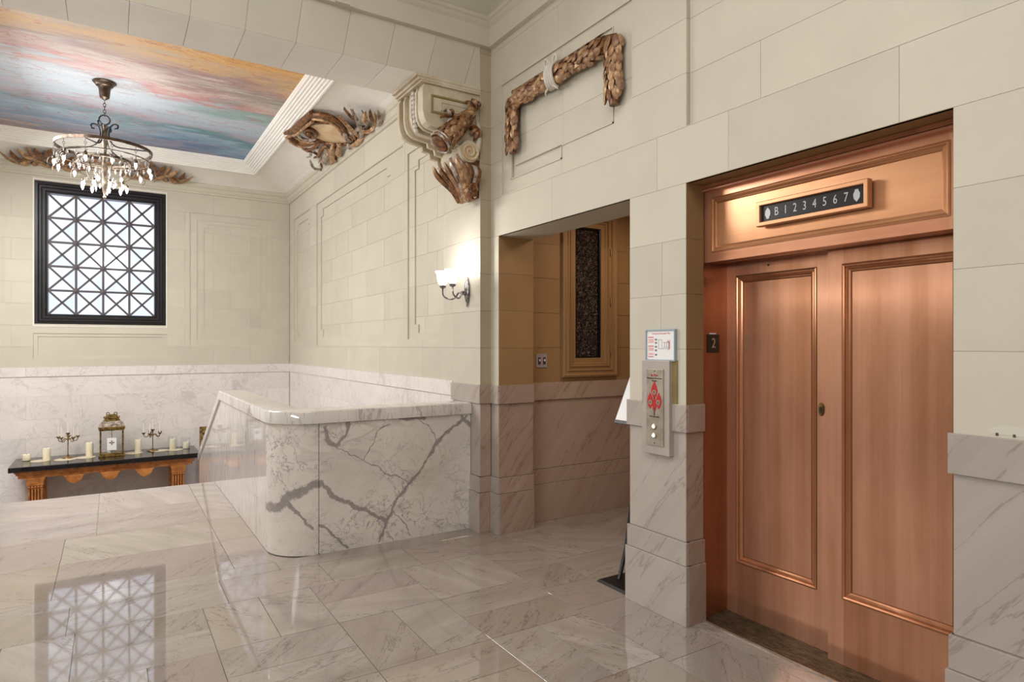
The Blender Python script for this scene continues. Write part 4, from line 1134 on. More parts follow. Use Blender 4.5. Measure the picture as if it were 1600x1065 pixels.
# ------------------------------------------------------------------ sign stand in the corridor
ss = thing('sign_stand', 'black floor sign stand with tilted white sheet, half hidden behind the pier', 'sign stand', (2.76, 3.0, 0))
mb = MB(); mb.prism([(-0.15, -0.13), (0.15, -0.13), (0.15, 0.13), (-0.15, 0.13)], lambda a, b, d: (a*1.0, b*1.0+0.0, d), 0.0, 0.010); mb.v[4:8] = [(x*0.9, y*0.9, 0.014) for x, y, z in mb.v[4:8]]; mb.build('base', 'black_plastic', ss)
mb = MB(); mb.tube([(-0.03, 0.05, 0.010), (0.075, 0.10, 0.18), (0.13, 0.10, 0.5), (0.10, 0.03, 0.9), (0.045, -0.08, 1.15)], 0.013, 10); mb.build('pole', 'black_plastic', ss, smooth=True)
mb = MB()
A = Vector((-0.090, -0.2, 1.015)); B = Vector((-0.090, 0.03, 1.015)); C_ = Vector((0.055, 0.03, 1.33)); D = Vector((0.055, -0.2, 1.33)); nn = Vector((0.9, 0, -0.42))*0.012
mb.hexa([A, B, C_, D], [A+nn, B+nn, C_+nn, D+nn]); mb.build('holder', 'black_plastic', ss)
mb = MB(); e_ = Vector((-0.9, 0, 0.42))*0.002; i_ = Vector((0.008, 0, 0.018)); mb.hexa([A+e_+i_+Vector((0, .01, 0)), B+e_+i_-Vector((0, .008, 0)), C_+e_-i_-Vector((0, .008, 0)), D+e_-i_+Vector((0, .01, 0))], [p+e_*2 for p in (A+i_+Vector((0, .01, 0)), B+i_-Vector((0, .008, 0)), C_-i_-Vector((0, .008, 0)), D-i_+Vector((0, .01, 0)))]); mb.build('sheet', 'paper_white', ss)

# ------------------------------------------------------------------ ornament helpers
def spline(pts, n=6):
    P = [Vector(p) for p in pts]
    if len(P) == 2: return [P[0].lerp(P[1], i/4) for i in range(5)]
    out = []
    for i in range(len(P)-1):
        p0 = P[max(i-1, 0)]; p1 = P[i]; p2 = P[i+1]; p3 = P[min(i+2, len(P)-1)]
        for k_ in range(n):
            t = k_/n
            out.append(0.5*((2*p1)+(-p0+p2)*t+(2*p0-5*p1+4*p2-p3)*t*t+(-p0+3*p1-3*p2+p3)*t**3))
    out.append(P[-1]); return out


def scroll(pts, r0, r1, mat, parent, name='scroll', n=5, seg=8, flat=1.0, mid=None):
    q = spline(pts, n); L_ = len(q)-1
    rs = []
    for i in range(L_+1):
        t = i/L_; rs.append((r0*(1-t)+r1*t) if mid is None else (r0*(1-t)+r1*t)+mid*math.sin(PI*t))
    mb = MB(); mb.tube(q, rs, seg, flat=flat); return mb.build(name, mat, parent, smooth=True)


def leafblade(mb, path, w, nrm, th=0.012, cup=0.3):
    """a leaf with a raised midrib following path; nrm = direction it rises in"""
    q = spline(path, 5); L_ = len(q)-1; nrm = Vector(nrm).normalized(); vs = []; fs = []
    for i, p in enumerate(q):
        t = i/L_; tn = (q[min(i+1, L_)]-q[max(i-1, 0)]).normalized(); sd = tn.cross(nrm).normalized()
        ww = w*(math.sin(PI*min(1, t*0.92+0.06))**0.8)+0.0008
        vs += [p-sd*ww+nrm*th*cup, p-sd*ww*0.45+nrm*th*0.75, p+nrm*th*1.15, p+sd*ww*0.45+nrm*th*0.75, p+sd*ww+nrm*th*cup, p-nrm*th*0.4]
    for i in range(L_):
        for k_ in range(6): fs.append((i*6+k_, i*6+(k_+1) % 6, (i+1)*6+(k_+1) % 6, (i+1)*6+k_))
    fs += [tuple(range(5, -1, -1)), tuple(L_*6+k_ for k_ in range(6))]
    return mb.add(vs, fs)


# ------------------------------------------------------------------ laurel garland over the corridor
gar = thing('laurel_garland', 'gilded carved laurel garland bent round a wall panel, tied with cream ribbon', 'garland', (0, 0, 0))
GX = X_ELEV-0.022
AL, AR, ZT_, ZB = 4.070, 2.925, 3.350, 2.935
corner = [(GX, a, z) for a, z in ((AL, ZB+0.02), (AL, 3.15), (AL, ZT_-0.06), (AL-0.02, ZT_-0.015), (AL-0.08, ZT_), (3.5, ZT_), (AR+0.08, ZT_), (AR+0.02, ZT_-0.012), (AR, ZT_-0.07), (AR, 3.12), (AR, ZB+0.02))]
mb = MB(); mb.tube(corner, [0.035]+[0.062]*9+[0.035], 12, up=(1, 0, 0), flat=0.62); mb.build('core', 'gilded_wood', gar, smooth=True)
lm = {}
def leaf_mesh(kind):
    if kind in lm: return lm[kind]
    m = MB(); L_, W = (0.088, 0.022); th = 0.006
    leafblade(m, [(0, 0, 0.0), (L_*0.5, 0, 0.007), (L_, 0, -0.002 if kind else 0.004)], W, (0, 0, 1), th, 0.1)
    o = m.build('leaf', ('gilded_leaf', 'gilded_highlight', 'gilded_wood')[kind], None, smooth=True); me = o.data; bpy.data.objects.remove(o); lm[kind] = me; return me
def put_leaf(p, tn, out, roll, kind, s=1.0, parent=gar, lift=0.10):
    tn = Vector(tn).normalized(); out = Vector(out).normalized()
    sd = out.cross(tn).normalized(); x = (tn*math.cos(roll)+sd*math.sin(roll)); x = (x+out*lift).normalized(); y = out.cross(x).normalized(); z = x.cross(y)
    o = bpy.data.objects.new('leaf', leaf_mesh(kind)); COL.objects.link(o); o.parent = parent
    m4 = Matrix((x, y, z)).transposed().to_4x4(); m4.translation = Vector(p); o.matrix_local = m4 @ Matrix.Scale(s, 4)
seg = [((AL, ZB+0.03), (AL, ZT_+0.0)), ((AL-0.03, ZT_), (3.60, ZT_)), ((3.49, ZT_), (AR+0.09, ZT_)), ((AR, ZT_-0.01), (AR, ZB+0.05))]
for si, (p, q) in enumerate(seg):
    P0 = Vector((0, p[0], p[1])); Q0 = Vector((0, q[0], q[1])); L_ = (Q0-P0).length; rows_ = max(2, int(L_/0.048))
    # leaves point away from the tie towards the hanging ends
    dirv = (P0-Q0).normalized() if si in (0, 1) else (Q0-P0).normalized()
    side = dirv.cross(Vector((-1, 0, 0)))
    for r in range(rows_):
        for c in range(5):
            ang = (-78+39*c+(19 if r % 2 else 0)+rnd.uniform(-6, 6))*PI/180
            if abs(ang) > 1.5: continue
            o_ = Vector((-1, 0, 0))*math.cos(ang)*0.62+side*math.sin(ang)
            nn_ = Vector((-1, 0, 0))*math.cos(ang)+side*math.sin(ang)*0.62
            base = P0.lerp(Q0, (r+0.5)/rows_)+Vector((GX, 0, 0))+o_*0.058-dirv*0.045
            put_leaf(base, dirv, nn_, rnd.uniform(-0.3, 0.3), rnd.choice((0, 0, 0, 1, 2)), rnd.uniform(0.85, 1.05))
for i in range(4):
    yy = 3.50+0.024*i
    pts = [(GX-0.052*math.cos(a)-0.006, yy+0.004*math.sin(3*a), ZT_+0.082*math.sin(a)) for a in [-PI*0.55+PI*1.1*k_/14 for k_ in range(15)]]
    mb = MB(); mb.tube(pts, 0.011, 8); mb.build('ribbon', 'ribbon_cream', gar, smooth=True)
for s_, a in ((1, 0.06), (-1, 0.045)):
    scroll([(GX-0.02, 3.54, ZT_+0.07), (GX-0.03, 3.54+s_*a, ZT_+0.13), (GX-0.02, 3.54+s_*a*1.3, ZT_+0.085), (GX-0.01, 3.54, ZT_+0.07)], 0.009, 0.006, 'ribbon_cream', gar, 'ribbon_loop')
    scroll([(GX-0.03, 3.54+s_*0.03, ZT_-0.08), (GX-0.03, 3.54+s_*0.06, ZT_-0.10), (GX-0.02, 3.54+s_*0.07, ZT_-0.115)], 0.009, 0.004, 'ribbon_cream', gar, 'ribbon_tail')

# ------------------------------------------------------------------ gilded cartouche on the cove
ct = thing('gilded_cartouche', 'gilded scrolled cartouche with cream centre on the white cove', 'ornament')
def cz(x): return 3.975+0.27*(2.42-x)
def CP(y, x, h=0.0):
    y = 7.45+(y-7.45)*1.10; x = min(2.47, 2.22+(x-2.22)*1.12)
    return (x-0.26*h, y, cz(x)-0.97*h)
NRM = (-0.26, 0, -0.97)
def cstroke(pts, r0, r1, mat='gilded_wood', h=0.02, mid=0.0, name='scroll'):
    return scroll([CP(y, x, h) for y, x in pts], r0, r1, mat, ct, name, mid=mid, flat=1.0)
# medallion
mb = MB(); q = []
c0 = (7.50, 2.205)
u_ = Vector((7.30-7.64, 2.35-2.06)).normalized()
def oval(k_, s_=1.0):
    a = 2*PI*k_/22
    ea, eb = 0.20*s_, 0.125*s_
    du = Vector((-0.52, 0.30)); dv = Vector((-0.62, -0.45))
    return (c0[0]+(du.x*math.cos(a)*0.50+dv.x*math.sin(a)*0.24)*s_*1.05, c0[1]+(du.y*math.cos(a)*0.50+dv.y*math.sin(a)*0.30)*s_*1.05)
vs = [CP(*oval(k_), 0.0) for k_ in range(22)]+[CP(*oval(k_, 0.97), 0.03) for k_ in range(22)]+[CP(*oval(k_, 0.5), 0.045) for k_ in range(22)]+[CP(*c0, 0.05)]
fs = [(r*22+k_, r*22+(k_+1) % 22, (r+1)*22+(k_+1) % 22, (r+1)*22+k_) for r in range(2) for k_ in range(22)]+[(44+k_, 44+(k_+1) % 22, 66) for k_ in range(22)]
mb.add(vs, fs); mb.build('medallion', 'aged_cream', ct, smooth=True)
cstroke([oval(k_, 1.1) for k_ in range(0, 23, 2)], 0.024, 0.024, 'gilded_wood', 0.03, name='rim')
cstroke([(7.173, 1.937), (7.07, 2.045), (7.095, 2.174), (7.278, 2.298), (7.509, 2.406)], 0.030, 0.018, 'gilded_wood', 0.05, 0.012, 'crest')
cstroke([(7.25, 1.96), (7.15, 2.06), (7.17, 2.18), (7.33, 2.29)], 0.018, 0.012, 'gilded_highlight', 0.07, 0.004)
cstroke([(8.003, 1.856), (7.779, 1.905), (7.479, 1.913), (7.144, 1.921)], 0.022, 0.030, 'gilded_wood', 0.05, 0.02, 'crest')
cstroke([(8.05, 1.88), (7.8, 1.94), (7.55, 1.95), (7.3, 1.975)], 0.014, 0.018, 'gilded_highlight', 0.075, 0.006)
cstroke([(8.09, 1.903), (8.143, 2.038), (8.025, 2.114), (7.818, 2.164), (7.813, 2.251)], 0.026, 0.016, 'gilded_wood', 0.04, 0.012)
cstroke([(7.80, 1.93), (7.90, 1.998), (7.887, 2.078), (7.748, 2.127)], 0.018, 0.012, 'silvered_scroll', 0.06, 0.008)
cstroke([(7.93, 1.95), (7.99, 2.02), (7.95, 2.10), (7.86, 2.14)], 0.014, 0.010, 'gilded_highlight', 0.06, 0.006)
# volute
vol = [(7.66+0.085*(1-i/16)*math.cos(i*0.62+1)*1.5, 2.03+0.075*(1-i/16)*math.sin(i*0.62+1)) for i in range(15)]
cstroke(vol, 0.026, 0.018, 'gilded_wood', 0.06)
mb = MB(); mb.sphere(CP(7.66, 2.03, 0.07), 0.032, 10, 8); mb.build('boss', 'gilded_wood', ct, smooth=True)
leaves = [[(8.259, 2.094), (8.20, 2.15), (8.152, 2.184), (8.264, 2.269)], [(8.539, 2.259), (8.62, 2.32), (8.64, 2.375), (8.707, 2.469)], [(8.013, 2.272), (8.053, 2.356), (8.094, 2.442), (8.20, 2.50)],
          [(8.532, 2.381), (8.657, 2.474)], [(7.406, 2.513), (7.118, 2.424), (6.883, 2.319), (6.693, 2.183)], [(7.221, 2.433), (7.019, 2.282), (6.932, 2.14)], [(6.935, 2.32), (6.786, 2.206), (6.761, 2.118)],
          [(7.437, 2.453), (7.321, 2.328), (7.167, 2.238)], [(6.80, 2.34), (6.70, 2.32), (6.587, 2.275)], [(6.737, 2.42), (6.64, 2.36), (6.549, 2.301)], [(6.80, 2.463), (6.66, 2.45), (6.565, 2.411), (6.458, 2.348)],
          [(7.05, 2.36), (6.951, 2.384), (6.877, 2.433), (6.769, 2.469)], [(7.20, 2.43), (7.109, 2.429), (6.948, 2.441), (6.883, 2.485)], [(7.45, 2.38), (7.533, 2.431), (7.639, 2.50)],
          [(7.60, 2.34), (7.842, 2.403), (7.962, 2.458)], [(7.80, 2.26), (8.0, 2.25), (8.2, 2.28), (8.42, 2.27)], [(7.85, 2.34), (8.05, 2.33), (8.3, 2.36), (8.5, 2.40)], [(7.7, 2.30), (7.9, 2.34), (8.15, 2.42), (8.35, 2.47)],
          [(7.85, 2.20), (8.05, 2.17), (8.25, 2.13)], [(7.30, 2.38), (7.15, 2.33), (7.0, 2.34), (6.9, 2.38)], [(7.55, 2.42), (7.4, 2.46), (7.2, 2.47), (7.05, 2.49)]]
for i, L_ in enumerate(leaves):
    mb = MB(); leafblade(mb, [CP(y, x, 0.02+0.045*math.sin(PI*j/(len(L_)-1))+0.012*(i % 3)) for j, (y, x) in enumerate(L_)], 0.026+0.006*(i % 3), NRM, 0.024, 0.2)
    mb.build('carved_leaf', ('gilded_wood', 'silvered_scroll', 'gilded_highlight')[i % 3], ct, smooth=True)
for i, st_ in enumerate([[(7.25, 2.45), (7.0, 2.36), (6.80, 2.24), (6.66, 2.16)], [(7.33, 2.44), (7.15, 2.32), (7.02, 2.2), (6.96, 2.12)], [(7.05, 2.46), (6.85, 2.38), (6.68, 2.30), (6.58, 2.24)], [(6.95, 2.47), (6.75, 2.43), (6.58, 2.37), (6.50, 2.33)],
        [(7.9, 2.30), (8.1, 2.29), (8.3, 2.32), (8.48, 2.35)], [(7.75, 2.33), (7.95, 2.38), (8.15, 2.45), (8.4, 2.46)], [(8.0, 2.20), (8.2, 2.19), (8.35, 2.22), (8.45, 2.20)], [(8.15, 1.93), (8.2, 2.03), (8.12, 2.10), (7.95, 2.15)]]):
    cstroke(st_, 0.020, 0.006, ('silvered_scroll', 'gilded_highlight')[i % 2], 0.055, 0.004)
for (y, x) in ((7.35, 2.36), (7.9, 2.27), (7.05, 2.40), (8.3, 2.33)):
    w_ = [(y+0.06*(1-i/14)*math.cos(i*0.7)*1.3, x+0.05*(1-i/14)*math.sin(i*0.7)) for i in range(12)]
    cstroke(w_, 0.014, 0.010, 'gilded_highlight', 0.06)

# ------------------------------------------------------------------ gilded branch ornament above the window
br = thing('gilded_branch_crest', 'wide gilded leaf branch crest on the cove above the window', 'ornament')
def BP(x, y, h=0.02): return (x, y-0.2*h, 3.995+0.21*(10.82-y)+0.012-h)
bl = [[(-0.927, 10.689), (-1.029, 10.813), (-1.134, 10.756), (-1.233, 10.609)], [(-0.897, 10.689), (-0.995, 10.666), (-1.067, 10.666), (-1.117, 10.513)], [(-0.856, 10.666), (-0.918, 10.578), (-1.029, 10.431)], [(-0.801, 10.734), (-0.867, 10.556), (-0.931, 10.378)],
      [(-0.758, 10.689), (-0.796, 10.534), (-0.85, 10.368)], [(-0.929, 10.711), (-1.007, 10.79), (-1.057, 10.82)], [(-0.838, 10.689), (-0.889, 10.80), (-0.923, 10.82)], [(-0.654, 10.622), (-0.716, 10.513), (-0.685, 10.347), (-0.664, 10.322)],
      [(-0.617, 10.666), (-0.587, 10.491), (-0.531, 10.342)], [(-0.719, 10.711), (-0.77, 10.578), (-0.811, 10.47)], [(-0.55, 10.711), (-0.491, 10.534), (-0.409, 10.427)], [(-0.607, 10.82), (-0.753, 10.756), (-0.892, 10.622)], [(-0.504, 10.802), (-0.622, 10.756), (-0.713, 10.622)],
      [(-0.401, 10.756), (-0.374, 10.556), (-0.292, 10.448)], [(-0.364, 10.82), (-0.504, 10.802), (-0.596, 10.644)], [(-0.981, 10.734), (-1.047, 10.689), (-1.147, 10.689)]]
NB = (0, -0.2, -0.98)
for mir in (1, -1):
    for i, L_ in enumerate(bl):
        pts = [BP(-0.1+mir*(x+0.1), z, 0.02+0.035*math.sin(PI*j/(len(L_)-1))+0.008*(i % 3)) for j, (x, z) in enumerate(L_)]
        mb = MB(); leafblade(mb, pts, 0.036+0.008*(i % 3), NB, 0.018, 0.2); mb.build('carved_leaf', ('gilded_leaf', 'gilded_wood', 'gilded_highlight')[i % 3], br, smooth=True)
    scroll([BP(-0.1+mir*(x+0.1), z, 0.03) for x, z in ((-0.883, 10.596), (-0.763, 10.756), (-0.635, 10.82), (-0.457, 10.82), (-0.302, 10.802))], 0.008, 0.020, 'silvered_scroll', br, 'stem')
    w_ = [BP(-0.1+mir*(-0.38+0.1+0.07*(1-i/16)*math.cos(i*0.6)), 10.66+0.11*(1-i/16)*math.sin(i*0.6), 0.05) for i in range(14)]
    scroll(w_, 0.016, 0.010, 'gilded_highlight', br, 'volute')
mb = MB(); mb.sphere(BP(-0.1, 10.64, 0.0), 0.11, 14, 8, 0.6); mb.build('shell', 'aged_cream', br, smooth=True)
for i in range(7):
    a = PI*(i+0.5)/7; mb = MB(); leafblade(mb, [BP(-0.1+0.10*math.cos(a), 10.68-0.12*math.sin(a), 0.05), BP(-0.1+0.17*math.cos(a), 10.68-0.22*math.sin(a), 0.07), BP(-0.1+0.22*math.cos(a), 10.68-0.28*math.sin(a), 0.04)], 0.035, NB, 0.014, 0.2)
    mb.build('carved_leaf', 'gilded_leaf', br, smooth=True)

# ------------------------------------------------------------------ corbel under the arch
cb = thing('carved_corbel', 'cream stone corbel with gilded torch, scroll and leaves under the beam', 'corbel')
def fcb(a, z, d): return (a, Y_ARCH-0.0+d, z)      # depth runs into the hall (+y)
def sect(sc_, x_r=2.50):
    # front silhouette of the block: square top, rounded lower left, stepping in beneath
    P = [(x_r, 3.50), (2.02, 3.50), (2.005, 3.46), (2.005, 3.30), (2.015, 3.25), (2.035, 3.21), (2.07, 3.185), (2.115, 3.175), (2.20, 3.165), (2.205, 3.13), (2.26, 3.12), (2.27, 3.08), (2.33, 3.07), (2.34, 3.02), (x_r, 2.98)]
    return [(x_r+(a-x_r)*sc_, 3.50+(z-3.50)*sc_) for a, z in P]
lay = [(0.012, 0.105, 1.0, 'corbel_stone'), (0.105, 0.125, 0.965, 'corbel_stone'), (0.125, 0.15, 1.01, 'corbel_stone'), (0.15, 0.21, 0.95, 'corbel_ochre'), (0.21, 0.245, 1.02, 'corbel_stone'), (0.245, 0.33, 0.965, 'corbel_stone'), (0.33, 0.36, 1.03, 'corbel_stone'), (0.36, 0.42, 0.97, 'corbel_ochre'), (0.42, 0.46, 1.05, 'corbel_stone')]
for d0, d1_, s_, mt_ in lay:
    mb = MB(); mb.prism(sect(s_), fcb, d0, d1_); mb.build('block_layer', mt_, cb, bevel=0.006 if s_ > 1.0 else 0.004)
# front sunk panel
mb = MB(); ring(mb, FY(Y_ARCH+0.012), 2.075, 2.42, 3.285, 3.425, [(0, -0.002), (0, 0.008), (0.010, 0.009), (0.018, 0.001), (0.018, -0.004)]); mb.build('panel_bead', 'corbel_ochre', cb)
mb = MB(); ring(mb, FY(Y_ARCH+0.012), 2.155, 2.40, 3.315, 3.385, [(0, -0.002), (0, 0.006), (0.006, 0.007), (0.012, 0.001), (0.012, -0.004)]); mb.build('panel_bead', 'corbel_stone', cb)
# moulded top slab
mb = MB()
for z0, z1, p in ((3.500, 3.515, 0.01), (3.515, 3.535, 0.03), (3.535, 3.559, 0.055)):
    mb.box(1.995-p, 2.499, Y_ARCH-0.004-p*0.15, Y_HALL-0.012, z0, z1)
mb.build('abacus', 'corbel_stone', cb)
# bead row
for i in range(9):
    t_ = i/8; x = 2.010+0.02*t_*t_; z = 3.47-0.29*t_
    mb = MB(); mb.sphere((x-0.005, Y_ARCH+0.18, z), 0.020, 8, 6); mb.build('bead', 'ribbon_cream', cb, smooth=True)
# volute drum
vc = (2.395, 3.03)
mb = MB(); prof = [(0.085, 0.0), (0.088, 0.03), (0.070, 0.06), (0.070, 0.09), (0.086, 0.12), (0.086, 0.15), (0.066, 0.18), (0.066, 0.22), (0.084, 0.26), (0.084, 0.33), (0.060, 0.40)]
mb.lathe(prof, 22, (vc[0], Y_ARCH-0.02, vc[1]), 'y'); mb.build('volute_drum', 'corbel_stone', cb, smooth=True)
sp_ = [(vc[0]+0.075*(1-i/26)*math.cos(-i*0.55+0.4), Y_ARCH-0.024, vc[1]+0.075*(1-i/26)*math.sin(-i*0.55+0.4)) for i in range(23)]
mb = MB(); mb.tube(sp_, [0.010]*12+[0.008]*11, 8); mb.build('volute_spiral', 'aged_cream', cb, smooth=True)
scroll([(2.475, Y_ARCH+0.02, 3.32), (2.492, Y_ARCH+0.01, 3.20), (2.480, Y_ARCH-0.005, 3.09), (2.46, Y_ARCH-0.01, 3.03)], 0.020, 0.024, 'corbel_stone', cb, 'volute_band', flat=1.0)
mb = MB(); mb.hexa([(2.46, Y_ARCH+0.06, 2.68), (2.50, Y_ARCH+0.02, 2.68), (2.50, Y_ARCH+0.20, 2.68), (2.46, Y_ARCH+0.18, 2.68)], [(2.32, Y_ARCH+0.03, 3.02), (2.50, Y_ARCH+0.01, 3.02), (2.50, Y_ARCH+0.40, 3.02), (2.33, Y_ARCH+0.38, 3.02)]); mb.build('bracket_body', 'gilded_wood', cb)
# torch of bundled leaves, hanging diagonally
T0 = Vector((2.435, Y_ARCH-0.015, 3.36)); T1 = Vector((2.115, Y_ARCH-0.02, 3.03))
q = [T0.lerp(T1, t_) for t_ in (0, .08, .2, .35, .5, .65, .8, .9, .97, 1.0)]
mb = MB(); mb.tube(q, [0.018, 0.03, 0.045, 0.060, 0.072, 0.080, 0.082, 0.080, 0.066, 0.030], 14, up=(0, -1, 0)); mb.build('torch_core', 'gilded_wood', cb, smooth=True)
dv = (T1-T0).normalized(); sd1 = Vector((0, -1, 0)); sd2 = dv.cross(sd1).normalized()
for r in range(8):
    t_ = 0.12+0.105*r; rad = 0.03+0.055*math.sin(min(t_*1.25, 1)*PI/2)
    for c in range(7):
        a = (-95+32*c+(16 if r % 2 else 0))*PI/180; o_ = sd1*math.cos(a)+sd2*math.sin(a)
        put_leaf(T0.lerp(T1, t_)+o_*(rad-0.006)-dv*0.03, dv, o_, rnd.uniform(-.25, .25), rnd.choice((0, 0, 1, 2)), 0.92, cb, 0.06)
for t_ in (0.88, 0.93):
    mb = MB(); c_ = T0.lerp(T1, t_); pts = [c_+(sd1*math.cos(a)+sd2*math.sin(a))*0.088 for a in [2*PI*i/16 for i in range(17)]]; mb.tube(pts, 0.010, 6); mb.build('torch_band', 'silvered_scroll', cb, smooth=True)
# leafy clusters: upper stem, knot, lower acanthus
def cluster(c, n, L_, w, a0, a1, mats, y0=-0.03, curl=0.03, d=0.05):
    for i in range(n):
        a = (a0+(a1-a0)*i/max(1, n-1))*PI/180; dx, dz = math.cos(a), math.sin(a); l2 = L_*(0.8+0.4*((i*7) % 5)/4)
        p = [(c[0], Y_ARCH+y0, c[1]), (c[0]+dx*l2*0.5, Y_ARCH+y0-d*0.8, c[1]+dz*l2*0.5), (c[0]+dx*l2*0.9, Y_ARCH+y0-d*0.5, c[1]+dz*l2*0.9), (c[0]+dx*l2, Y_ARCH+y0-d*0.0, c[1]+dz*l2-curl*0.3)]
        mb = MB(); leafblade(mb, p, w, (0, -1, 0), 0.018, 0.2); mb.build('carved_leaf', mats[i % len(mats)], cb, smooth=True)
cluster((2.45, 3.36), 4, 0.09, 0.020, 80, 190, ('gilded_wood', 'gilded_leaf'), -0.015)
cluster((2.24, 3.27), 4, 0.08, 0.014, 100, 230, ('gilded_wood', 'silvered_scroll'), 0.0)
cluster((2.475, 3.24), 4, 0.09, 0.018, 200, 280, ('gilded_wood', 'gilded_leaf'), 0.01)
cluster((2.40, 2.80), 6, 0.12, 0.024, 235, 305, ('gilded_wood', 'gilded_highlight'), 0.0, 0.03, 0.04)
# plumes fanning up from the tip, row behind row
for row, yy in enumerate((Y_ARCH+0.30, Y_ARCH+0.22, Y_ARCH+0.14, Y_ARCH+0.06, Y_ARCH-0.01)):
    for i in range(5):
        tx = min(2.44, 2.235+0.048*i+0.010*row); tz = 2.955-0.012*i-0.02*(row % 2)
        ty = Y_ARCH+0.03+0.35*(yy-Y_ARCH)
        p = [(2.385+0.008*i, ty+0.02, 2.650), (2.345+0.020*i, ty*0.5+yy*0.5-0.04, 2.75), (tx+0.012, yy-0.05, 2.87), (tx-0.016, yy-0.02, tz)]
        mb = MB(); leafblade(mb, p, 0.026, (-0.35, -1, 0), 0.018, 0.2); mb.build('carved_leaf', ('gilded_wood', 'silvered_scroll', 'gilded_wood', 'gilded_highlight', 'gilded_leaf')[(i+row*2) % 5], cb, smooth=True)
mb = MB(); mb.sphere((2.40, Y_ARCH-0.045, 2.745), 0.022, 8, 6); mb.build('boss', 'gilded_wood', cb, smooth=True)
w_ = [(2.40+0.04*(1-i/14)*math.cos(i*0.7), Y_ARCH-0.05, 2.735+0.04*(1-i/14)*math.sin(i*0.7)) for i in range(12)]
scroll(w_, 0.014, 0.010, 'gilded_wood', cb, 'volute')

# ------------------------------------------------------------------ wall sconce
sc = thing('wall_sconce', 'two armed nickel wall sconce with white frosted glass shades', 'wall lamp', (X_HALL, 4.64, 1.94))
mb = MB(); mb.lathe([(0.004, -0.125), (0.012, -0.11), (0.010, -0.095), (0.022, -0.075), (0.034, -0.03), (0.034, 0.03), (0.026, 0.07), (0.012, 0.10), (0.014, 0.112), (0.004, 0.125)], 16, (-0.012, 0, 0), 'z', 0.55, 1.0)
mb.build('backplate', 'nickel', sc, smooth=True)
mb = MB(); mb.lathe([(0.004, 0), (0.016, -0.01), (0.02, -0.03), (0.012, -0.05), (0.004, -0.058)], 12, (-0.02, 0, -0.01), 'x'); mb.build('boss', 'nickel', sc, smooth=True)
for yy in (0.09, -0.09):
    arm = scroll([(-0.03, 0, -0.02), (-0.07, yy*0.3, -0.005), (-0.10, yy*0.5, -0.05), (-0.14, yy*0.8, -0.06), (-0.185, yy, -0.03), (-0.19, yy, 0.03)], 0.008, 0.006, 'nickel', sc, 'arm')
    mb = MB(); mb.lathe([(0.006, -0.012), (0.024, -0.002), (0.028, 0.012), (0.020, 0.018), (0.01, 0.02)], 14, (-0.19, yy, 0.035), 'z'); mb.build('shade_cup', 'nickel', sc, smooth=True)
    mb = MB()
    pr = [(0.018, 0.0), (0.036, 0.012), (0.046, 0.04), (0.048, 0.07), (0.052, 0.095), (0.066, 0.115), (0.063, 0.115), (0.049, 0.094), (0.045, 0.07), (0.043, 0.04), (0.033, 0.015), (0.016, 0.004)]
    mb.lathe(pr, 20, (-0.19, yy, 0.052), 'z'); mb.build('glass_shade', 'lit_glass_shade', sc, smooth=True)
    mb = MB(); mb.sphere((-0.19, yy, 0.11), 0.018, 8, 6, 1.3); mb.build('bulb', 'lit_bulb', sc, smooth=True)
sc2 = copy_tree(sc); sc2.location = (X_LEFT+0.51, 4.64, 1.94); sc2.rotation_euler = (0, 0, PI); sc2['label'] = 'matching two armed nickel sconce on the opposite pier of the arch'
for x_ in (X_HALL-0.19, X_LEFT+0.70):
    for y_ in (4.55, 4.73): point('sconce_light', (x_, y_, 2.13), 3.2, (1.0, 0.95, 0.87), 0.035)

# ------------------------------------------------------------------ chandelier
ch = thing('chandelier', 'bronze ring chandelier with crystal drops and lit flame bulbs', 'chandelier', (-0.06, 7.86, 0))
mb = MB(); mb.lathe([(0.105, 4.239), (0.110, 4.232), (0.100, 4.222), (0.085, 4.212), (0.078, 4.195), (0.060, 4.185), (0.052, 4.15), (0.048, 4.10), (0.044, 4.075), (0.025, 4.062), (0.012, 4.05)], 24); mb.build('canopy', 'bronze', ch, smooth=True)
for i in range(5):
    mb = MB(); zc = 4.035-0.034*i
    pts = [(0.011*math.cos(a)*(1 if i % 2 else 0), 0.011*math.cos(a)*(0 if i % 2 else 1), zc+0.022*math.sin(a)) for a in [2*PI*k_/12 for k_ in range(13)]]
    mb.tube(pts, 0.0035, 6); mb.build('chain_link', 'bronze', ch, smooth=True)
mb = MB(); mb.torus((0, 0, 3.845), 0.048, 0.007, 'y', 24, 8); mb.build('hanging_ring', 'black_iron', ch, smooth=True)
mb = MB(); mb.lathe([(0.012, 3.80), (0.026, 3.79), (0.020, 3.76), (0.026, 3.70), (0.030, 3.64), (0.024, 3.60), (0.018, 3.50), (0.022, 3.40), (0.03, 3.34), (0.02, 3.25), (0.028, 3.18), (0.018, 3.10), (0.008, 3.06), (0.016, 3.04), (0.004, 3.01)], 16); mb.build('stem', 'dark_pewter', ch, smooth=True)
for k_ in range(4):
    a = PI/4+0.35+k_*PI/2; c, s_ = math.cos(a), math.sin(a)
    R_ = lambda r, z: (r*c, r*s_, z)
    pts = [R_(0.115, 3.765), R_(0.090, 3.745), R_(0.082, 3.775), R_(0.105, 3.80), R_(0.125, 3.775), R_(0.115, 3.73), R_(0.06, 3.70)] if False else [R_(0.100, 3.755), R_(0.125, 3.760), R_(0.130, 3.790), R_(0.100, 3.802), R_(0.060, 3.775), R_(0.042, 3.70), R_(0.060, 3.62), R_(0.130, 3.565), R_(0.30, 3.545), R_(0.425, 3.535)]
    scroll(pts, 0.009, 0.007, 'black_iron', ch, 'scroll_arm', 5)
RB = 0.43
mb = MB(); vs = []
